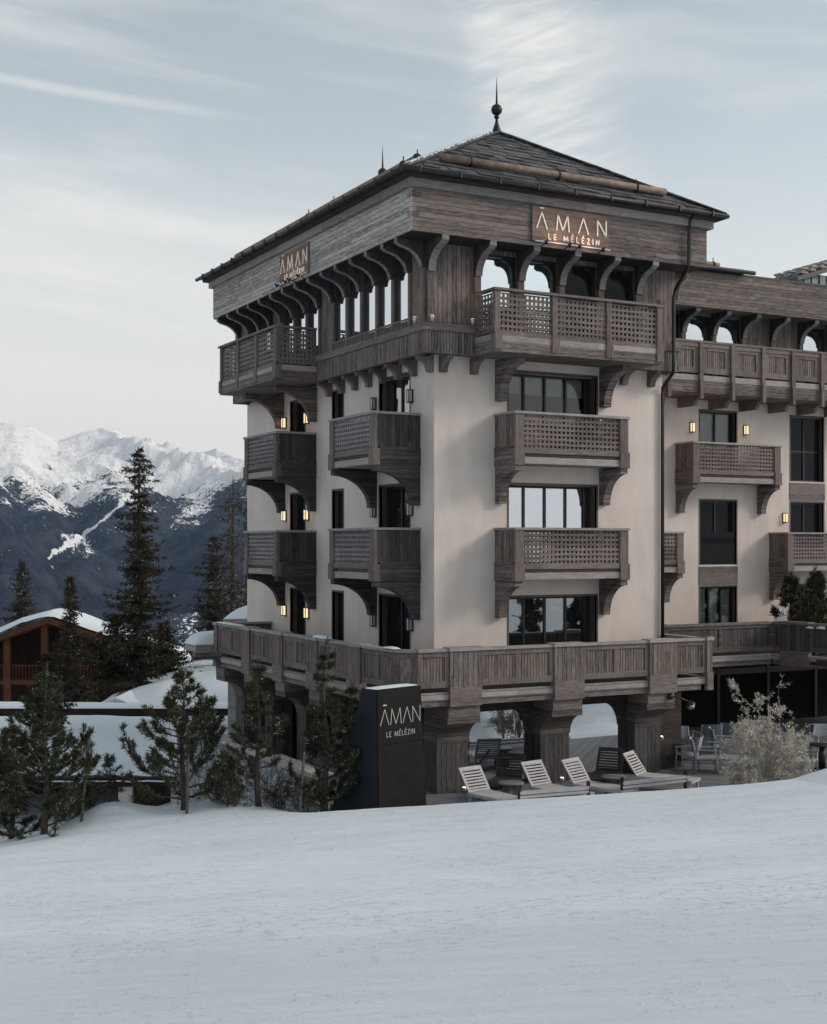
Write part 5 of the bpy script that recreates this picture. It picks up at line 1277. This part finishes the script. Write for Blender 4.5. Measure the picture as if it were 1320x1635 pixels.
# ------------------------------------------------------------------ trees
def tufts(centres, dirs, size, blades, rr, spread=0.9, width=0.13):
    """needle tufts: thin triangles fanning round each twig direction"""
    n = len(centres); c = np.repeat(np.array(centres), blades, 0); d = np.repeat(np.array(dirs), blades, 0)
    r = rr.normal(size=(n*blades, 3)); v = d*0.75+r*spread; v /= np.linalg.norm(v, axis=1)[:, None]
    s = rr.normal(size=(n*blades, 3)); s -= v*(s*v).sum(1)[:, None]; s /= np.linalg.norm(s, axis=1)[:, None]
    L = np.repeat(np.array(size), blades) if np.ndim(size) else size; L = L*rr.uniform(0.7, 1.2, n*blades); L = L[:, None]
    base = c+r*0.012; V = np.stack([base-s*L*width, base+s*L*width, base+v*L+s*L*width*0.35, base+v*L-s*L*width*0.35], 1).reshape(-1, 3)
    F_ = np.arange(n*blades*4).reshape(-1, 4); return V, F_
def mesh_np(name, V, F_, mat, parent):
    me = bpy.data.meshes.new(name); me.vertices.add(len(V)); me.vertices.foreach_set('co', np.asarray(V, np.float32).reshape(-1))
    k = F_.shape[1]; me.loops.add(F_.size); me.loops.foreach_set('vertex_index', F_.reshape(-1).astype(np.int32))
    me.polygons.add(len(F_)); me.polygons.foreach_set('loop_start', np.arange(0, F_.size, k, dtype=np.int32)); me.polygons.foreach_set('loop_total', np.full(len(F_), k, dtype=np.int32))
    me.update(calc_edges=True); me.materials.append(M[mat]); o = bpy.data.objects.new(name, me); COL.objects.link(o); o.parent = parent; return o
def spruce(loc, h, r, seed, label, mat='needles_spruce', group='spruces behind the hotel', dens=1.0, bare=0.06, thin=False, name='spruce_tree', lean=0.0, power=0.85, card=0.17):
    s = empty(name, tuple(loc), label, 'spruce', group); rr = np.random.default_rng(seed)
    t = MB().tube([(0, 0, -0.4), (0, 0, h*0.3), (lean*h*0.4, 0, h*0.7), (lean*h*0.3, 0, h)], [h*0.018, h*0.014, h*0.007, 0.012], 8).build('trunk', 'bark'); t.parent = s
    C, Dr, S = [], [], []; limbs = MB(); z = h*bare; step = h/46/dens**0.5
    while z < h*0.985:
        f = 1-z/h; L0 = r*(f**power)*(0.75+0.25*math.sin(z*3.1+seed))+0.10; nb = 5 if not thin else 4; a0 = rr.uniform(0, 6.28)
        for b in range(nb):
            if thin and rr.random() < 0.3: continue
            a = a0+2*math.pi*b/nb+rr.uniform(-0.35, 0.35); L = L0*rr.choice([rr.uniform(0.4, 0.8), rr.uniform(0.8, 1.3)]); droop = (0.30+0.35*f)*rr.uniform(0.6, 1.3)
            zz = z+rr.uniform(-step, step)*0.5; pts = []; K = max(3, int(L/0.11))
            for i in range(K+1):
                q = i/K; rad = L*q; pts.append(np.array([rad*math.cos(a), rad*math.sin(a), zz-L*droop*(q-0.85*q*q)]))
            limbs.tube([pts[0], pts[K//2], pts[-1]], [0.03*L**0.5*0.6+0.006, 0.014, 0.004], 3, cap=False)
            for i in range(max(1, int(K*0.12)), K+1):
                p = pts[i]; d = pts[min(i+1, K)]-pts[max(i-1, 0)]; d = d/(np.linalg.norm(d)+1e-9); side = np.array([-d[1], d[0], 0]); wl = (0.55*L*(1-i/K)**0.8+0.06)*0.5
                kk = max(1, int(wl/0.11))
                for sg in (-1, 1):
                    for w in range(kk):
                        if rr.random() > (0.9 if not thin else 0.35)*min(1, dens+0.2): continue
                        o = sg*wl*(w+rr.random())/kk; C.append(p+side*o+np.array([0, 0, -0.28*abs(o)+rr.uniform(-.05, .02)])); Dr.append(d*0.6+side*sg*0.5+np.array([0, 0, -0.45])); S.append(card*rr.uniform(0.55, 1.15))
        z += step*rr.uniform(0.75, 1.25)
    o = limbs.build('limbs', 'bark', fix=False); o.parent = s
    V, F_ = tufts(C, Dr, np.array(S), 4, rr, 0.55, 0.16); mesh_np('crown', V, F_, mat, s); return s
def pine(loc, h, r, seed, label, mat='needles_pine', blades=12, group='young pines at the edge of the piste', low=0.10, sz=0.092, dens=1.0, name='pine_tree', skew=(0, 0), gaps=0.25, bark='bark'):
    s = empty(name, tuple(loc), label, 'pine', group); rr = np.random.default_rng(seed); C, Dr, S = [], [], []; limbs = MB()
    wob = [np.array([0.03*math.sin(i*1.7+seed)+skew[0]*i/6, 0.03*math.cos(i*2.1+seed)+skew[1]*i/6, h*i/6-0.35*(i == 0)]) for i in range(7)]
    t = MB().tube(wob, [max(0.012, h*0.024*(1-i/6.3)) for i in range(7)], 9).build('trunk', bark); t.parent = s
    def tp(z): f = min(max(z/h*6, 0), 5.999); i = int(f); return wob[i]*(1-(f-i))+wob[i+1]*(f-i)
    def limb(p0, a, up, L, r0, depth):
        K = max(4, int(L/0.07)); p = p0.copy(); pts = [p.copy()]; e = up
        for i in range(K):
            q_ = i/K; e += rr.uniform(0.0, 0.10)+0.10*q_*q_*(0.9 if depth == 0 else 0.5); a2 = a+0.18*math.sin(i*0.9+seed+a*3)
            d = np.array([math.cos(a2)*math.cos(e), math.sin(a2)*math.cos(e), math.sin(e)]); p = p+d*L/K; pts.append(p.copy())
            q = (i+1)/K
            if q > (0.34 if depth == 0 else 0.22):
                for _ in range(1 if q < 0.6 else 2 if q < 0.85 else 4): C.append(p+rr.normal(size=3)*0.012); Dr.append(d*0.8+np.array([0, 0, 0.45])); S.append(sz*rr.uniform(0.75, 1.2))
            if depth < 2 and 0.22 < q < 0.95 and rr.random() < (0.25 if depth == 0 else 0.08)*min(dens, 1.25):
                limb(p, a+rr.choice([-1, 1])*rr.uniform(0.45, 1.0), e*0.6+rr.uniform(-0.05, 0.25), L*(1-q*0.55)*rr.uniform(0.30, 0.60), r0*0.5, depth+1)
        limbs.tube([pts[0], pts[len(pts)//2], pts[-1]], [r0, r0*0.7, 0.006], 5, cap=False)
    z = h*low
    while z < h*0.95:
        f = 1-z/h; nb = rr.integers(4, 6) if f > 0.15 else 3; a0 = rr.uniform(0, 6.28)
        for b in range(nb):
            if rr.random() < gaps*(0.5+f): continue
            L = (r*1.08*f**1.12*rr.uniform(0.55, 1.30)+0.07)*(0.80+0.20*min(1, z/h*4)); limb(tp(z), a0+2*math.pi*b/nb+rr.uniform(-.3, .3), rr.uniform(-0.14, 0.08)+0.34*(1-f), L, 0.010+0.012*f*h/2.5, 0)
        z += h*rr.uniform(0.048, 0.080)/dens**0.6
    for i in range(9): p = tp(h*(0.86+0.14*i/8)); C.append(p+rr.normal(size=3)*0.01); Dr.append(np.array([0, 0, 1.0])); S.append(sz)
    o = limbs.build('limbs', bark, fix=False); o.parent = s
    V, F_ = tufts(C, Dr, np.array(S), blades, rr, 0.55, 0.075); mesh_np('crown', V, F_, mat, s); return s
def base_at(px, D, z): v = at(px, 872, D); v.z = z; return v
def pzs(px, D): lat = (px-660)/FPX*D; return float(piste_z(D, lat))
def pine_px(px, ytop, D, r, seed, label, dz=0.0, **kw):
    zb = pzs(px, D)-0.05+dz; zt_ = -(ytop-872)/FPX*D; return pine(base_at(px, D, zb), zt_-zb, r, seed, label, **kw)
pine_px(72, 1062, 27.6, 1.45, 11, 'large dense pine at the left edge of the picture', low=0.04, dens=1.5)
pine_px(18, 1150, 28.8, 1.2, 12, 'shorter pine cut by the left picture edge, beside the large dense one', low=0.04, dens=1.3)
pine_px(292, 1066, 28.2, 1.62, 13, 'broad pine left of centre on the small snow mound, behind which the snowy roofs lie', low=0.12, dens=1.5)
pine_px(174, 1203, 28.6, 0.5, 14, 'tiny slender pine between the two big left pines', low=0.25, sz=0.065, blades=5, dens=0.8)
pine_px(412, 1056, 28.4, 0.95, 15, 'slim pine with long bare lower trunk between the broad pine and the stone sign', low=0.20, gaps=0.35)
pine_px(519, 1020, 28.7, 0.95, 16, 'tallest pointed pine directly left of the stone sign', low=0.16, dens=1.15)
pine_px(560, 1090, 29.6, 0.7, 17, 'pine partly hidden behind the left edge of the stone sign', low=0.15)
def twig_bush(loc, h, r, seed, label, mat, bark, n=14, tuf=0.06, blades=5, name='bare_shrub', cat='shrub', group='bare shrubs among the pines', leaf=1.0):
    s = empty(name, tuple(loc), label, cat, group); rr = np.random.default_rng(seed); m = MB(); C, Dr, S = [], [], []
    def grow(p, d, L, rad, dep):
        K = 4; pts = [p]
        for i in range(K): d = d+rr.normal(size=3)*0.16+np.array([0, 0, 0.05]); d /= np.linalg.norm(d); p = p+d*L/K; pts.append(p)
        m.tube([pts[0], pts[2], pts[4]], [rad, rad*0.75, rad*0.5], 4, cap=False)
        if dep >= 2:
            for i in range(1, 5):
                for _ in range(2 if dep > 2 else 1):
                    if rr.random() < leaf: C.append(pts[i]+rr.normal(size=3)*0.02); Dr.append(d); S.append(tuf*rr.uniform(.6, 1.3))
        if dep < 4:
            for _ in range(3 if dep < 3 else 2): i = rr.integers(1, 5); grow(pts[i], d+rr.normal(size=3)*0.55, L*rr.uniform(0.5, 0.72), rad*0.55, dep+1)
    for i in range(n):
        a = rr.uniform(0, 6.28); q = rr.uniform(0, 1); d = np.array([math.cos(a)*q*r/h, math.sin(a)*q*r/h, 1.0]); d /= np.linalg.norm(d)
        grow(np.array([math.cos(a)*q*r*0.25, math.sin(a)*q*r*0.25, -0.1]), d, h*rr.uniform(0.35, 0.5), 0.016, 0 if i % 3 == 0 else 1)
    o = m.build('branches', bark, fix=False); o.parent = s
    if C: V, F_ = tufts(C, Dr, np.array(S), blades, rr, 0.8, 0.14); mesh_np('crown', V, F_, mat, s)
    return s
for i, (px, D, h, r, lab) in enumerate(((370, 28.3, 1.3, 0.5, 'bare brown shrub at the foot of the slim pine, left side'), (445, 28.6, 1.2, 0.45, 'bare brown shrub between the slim pine and the tallest pine'), (490, 28.3, 1.35, 0.5, 'bare shrub with pale forked stem left of the tallest pine'), (225, 29.2, 0.7, 0.4, 'low sparse shrub left of the broad pine'), (130, 28.2, 0.9, 0.4, 'low shrub at the foot of the large dense pine'), (345, 28.7, 1.1, 0.35, 'thin shrub in the snow right of the broad pine'))):
    twig_bush(base_at(px, D, pzs(px, D)-0.03), h, r, 50+i, lab, 'needles_pine', 'bark_grey', n=9, leaf=0.10)
# pale frosted bush on the deck edge: a stout pale stem with upright cone-tipped twigs
zb = -5.62
fb = twig_bush(base_at(1222, 30.2, zb), 2.75, 0.36, 33, 'tall frosted pale shrub with light trunk in front of the deck armchairs', 'needles_frost', 'bark_pale', n=10, tuf=0.055, blades=5, name='frosted_shrub', group='frosted shrubs at the deck edge', leaf=0.6)
o = MB().tube([(0, 0, -0.2), (0.03, 0, 0.5), (0.10, 0.02, 1.1), (0.12, 0.03, 1.6), (0.10, 0.02, 2.0)], [0.045, 0.040, 0.030, 0.018, 0.008], 8).build('trunk', 'bark_pale'); o.parent = fb
twig_bush(base_at(1186, 30.0, zb), 1.1, 0.38, 34, 'lower frosted bushy shrub left of the tall pale one', 'needles_frost', 'bark_pale', n=7, tuf=0.05, leaf=0.4, name='frosted_shrub', group='frosted shrubs at the deck edge')
twig_bush(base_at(1238, 30.4, zb), 0.8, 0.28, 35, 'lower frosted shrub right of the tall pale one', 'needles_frost', 'bark_pale', n=5, tuf=0.05, leaf=0.4, name='frosted_shrub', group='frosted shrubs at the deck edge')
# clipped conifers behind the wing parapet
for i, (px, yt, D, r, lab) in enumerate(((1262, 915, 44.0, 0.85, 'dark conifer bush behind the wing parapet, nearest the lattice balcony corner'), (1300, 908, 42.6, 0.9, 'dark conifer bush behind the wing parapet at the right picture edge'))):
    zb2 = -3.5; zt_ = -(yt-872)/FPX*D; pine(base_at(px, D, zb2), zt_-zb2, r, 60+i, lab, group='conifer bushes on the wing terrace', name='conifer_bush', low=0.05, sz=0.15, dens=1.25, blades=7)['category'] = 'bush'
def snow_lump(p, r, h, label):
    V, Fc = [], []; K, S_ = 6, 14
    for j in range(K+1):
        for k in range(S_): a = 2*math.pi*k/S_; q = r*math.cos(j/K*math.pi/2)*(1+0.15*math.sin(3*a+r*9)); V.append((p.x+q*math.cos(a)*1.4, p.y+q*math.sin(a), p.z+h*math.sin(j/K*math.pi/2)))
    for j in range(K):
        for k in range(S_): k2 = (k+1) % S_; Fc.append((j*S_+k, j*S_+k2, (j+1)*S_+k2, (j+1)*S_+k))
    return V, Fc
m = MB()
for px, D, r_, h_ in ((1247, 43.1, 0.20, 0.26), (1262, 42.5, 0.28, 0.12), (1281, 41.9, 0.22, 0.10), (1300, 41.4, 0.30, 0.11), (1316, 41.0, 0.22, 0.14)):
    p = base_at(px, D, -2.56); v, f = snow_lump(p, r_, h_, ''); m.add(v, f, True)
m.build('parapet_snow', 'snow', hotel)
# spruces
def spruce_px(px, ytop, ybot, D, r, seed, label, **kw):
    zb = -(ybot-872)/FPX*D; zt_ = -(ytop-872)/FPX*D; return spruce(base_at(px, D, zb), zt_-zb, r, seed, label, **kw)
spruce_px(222, 712, 1150, 62, 2.45, 3, 'tallest dark spruce standing left of the hotel, in front of the mountains', dens=1.2, power=0.58, card=0.19)
spruce_px(35, 893, 1100, 84, 2.5, 5, 'small spruce behind the chalet roof at the far left', dens=0.9)
spruce_px(112, 915, 1200, 58, 1.8, 6, 'narrow spruce in front of the chalet gable', dens=1.0)
spruce_px(75, 1040, 1200, 50, 1.5, 8, 'small dark spruce below the chalet balcony', dens=1.0)
spruce_px(185, 975, 1150, 66, 3.2, 9, 'low broad spruce left of the tallest one, hiding the chalet wall', dens=1.0, power=0.6)
spruce_px(262, 990, 1140, 66, 2.4, 10, 'low broad spruce right of the tallest one, beside the snowy outbuilding', dens=1.0, power=0.6)
spruce_px(372, 758, 1120, 66, 2.5, 21, 'thin sparse larch close to the hotel far corner', mat='needles_larch', thin=True, dens=1.9, power=0.5)
spruce_px(342, 850, 1130, 70, 2.4, 22, 'dark spruce left of the sparse larch', dens=1.0, power=0.7)
spruce_px(395, 800, 1120, 64, 1.6, 23, 'second sparse larch mostly hidden by the hotel far corner', mat='needles_larch', thin=True, dens=1.2)
# leaning snow poles beside the left pines
def pole(px, D, yt, yb, lean, label):
    b = at(px, yb, D); t = at(px+lean, yt, D+0.2); s = empty('wooden_pole', tuple(b), label, 'pole', 'weathered wooden poles among the pines')
    MB().tube([b, (b+t)/2, t], [0.035, 0.033, 0.03], 8).build('shaft', 'bark_grey', s)
pole(128, 27.7, 1180, 1330, 14, 'weathered leaning pole right of the large dense pine'); pole(298, 27.9, 1160, 1310, 3, 'weathered upright pole beside the broad pine trunk')
pole(478, 28.0, 1200, 1296, 8, 'pale bent pole in front of the tallest pine')
# trees on the slope opposite the facade, reflected in its windows
for i, (x, y, h) in enumerate(((30.5, -30, 25), (25.4, -34, 6.5), (28.6, -33.5, 7.0), (32, -36, 7.5))):
    d_, l_ = dl(x, y); spruce(Vector((x, y, float(piste_z(d_, l_))-0.2)), h, h*0.19, 70+i, ('tall spruce mirrored in the top right windows', 'lower spruce mirrored in the left panes of the terrace window', 'lower spruce mirrored in the middle panes of the terrace window', 'lower spruce mirrored in the right panes of the terrace window')[i], group='spruces across the piste seen only as reflections', dens=0.7, card=0.4)
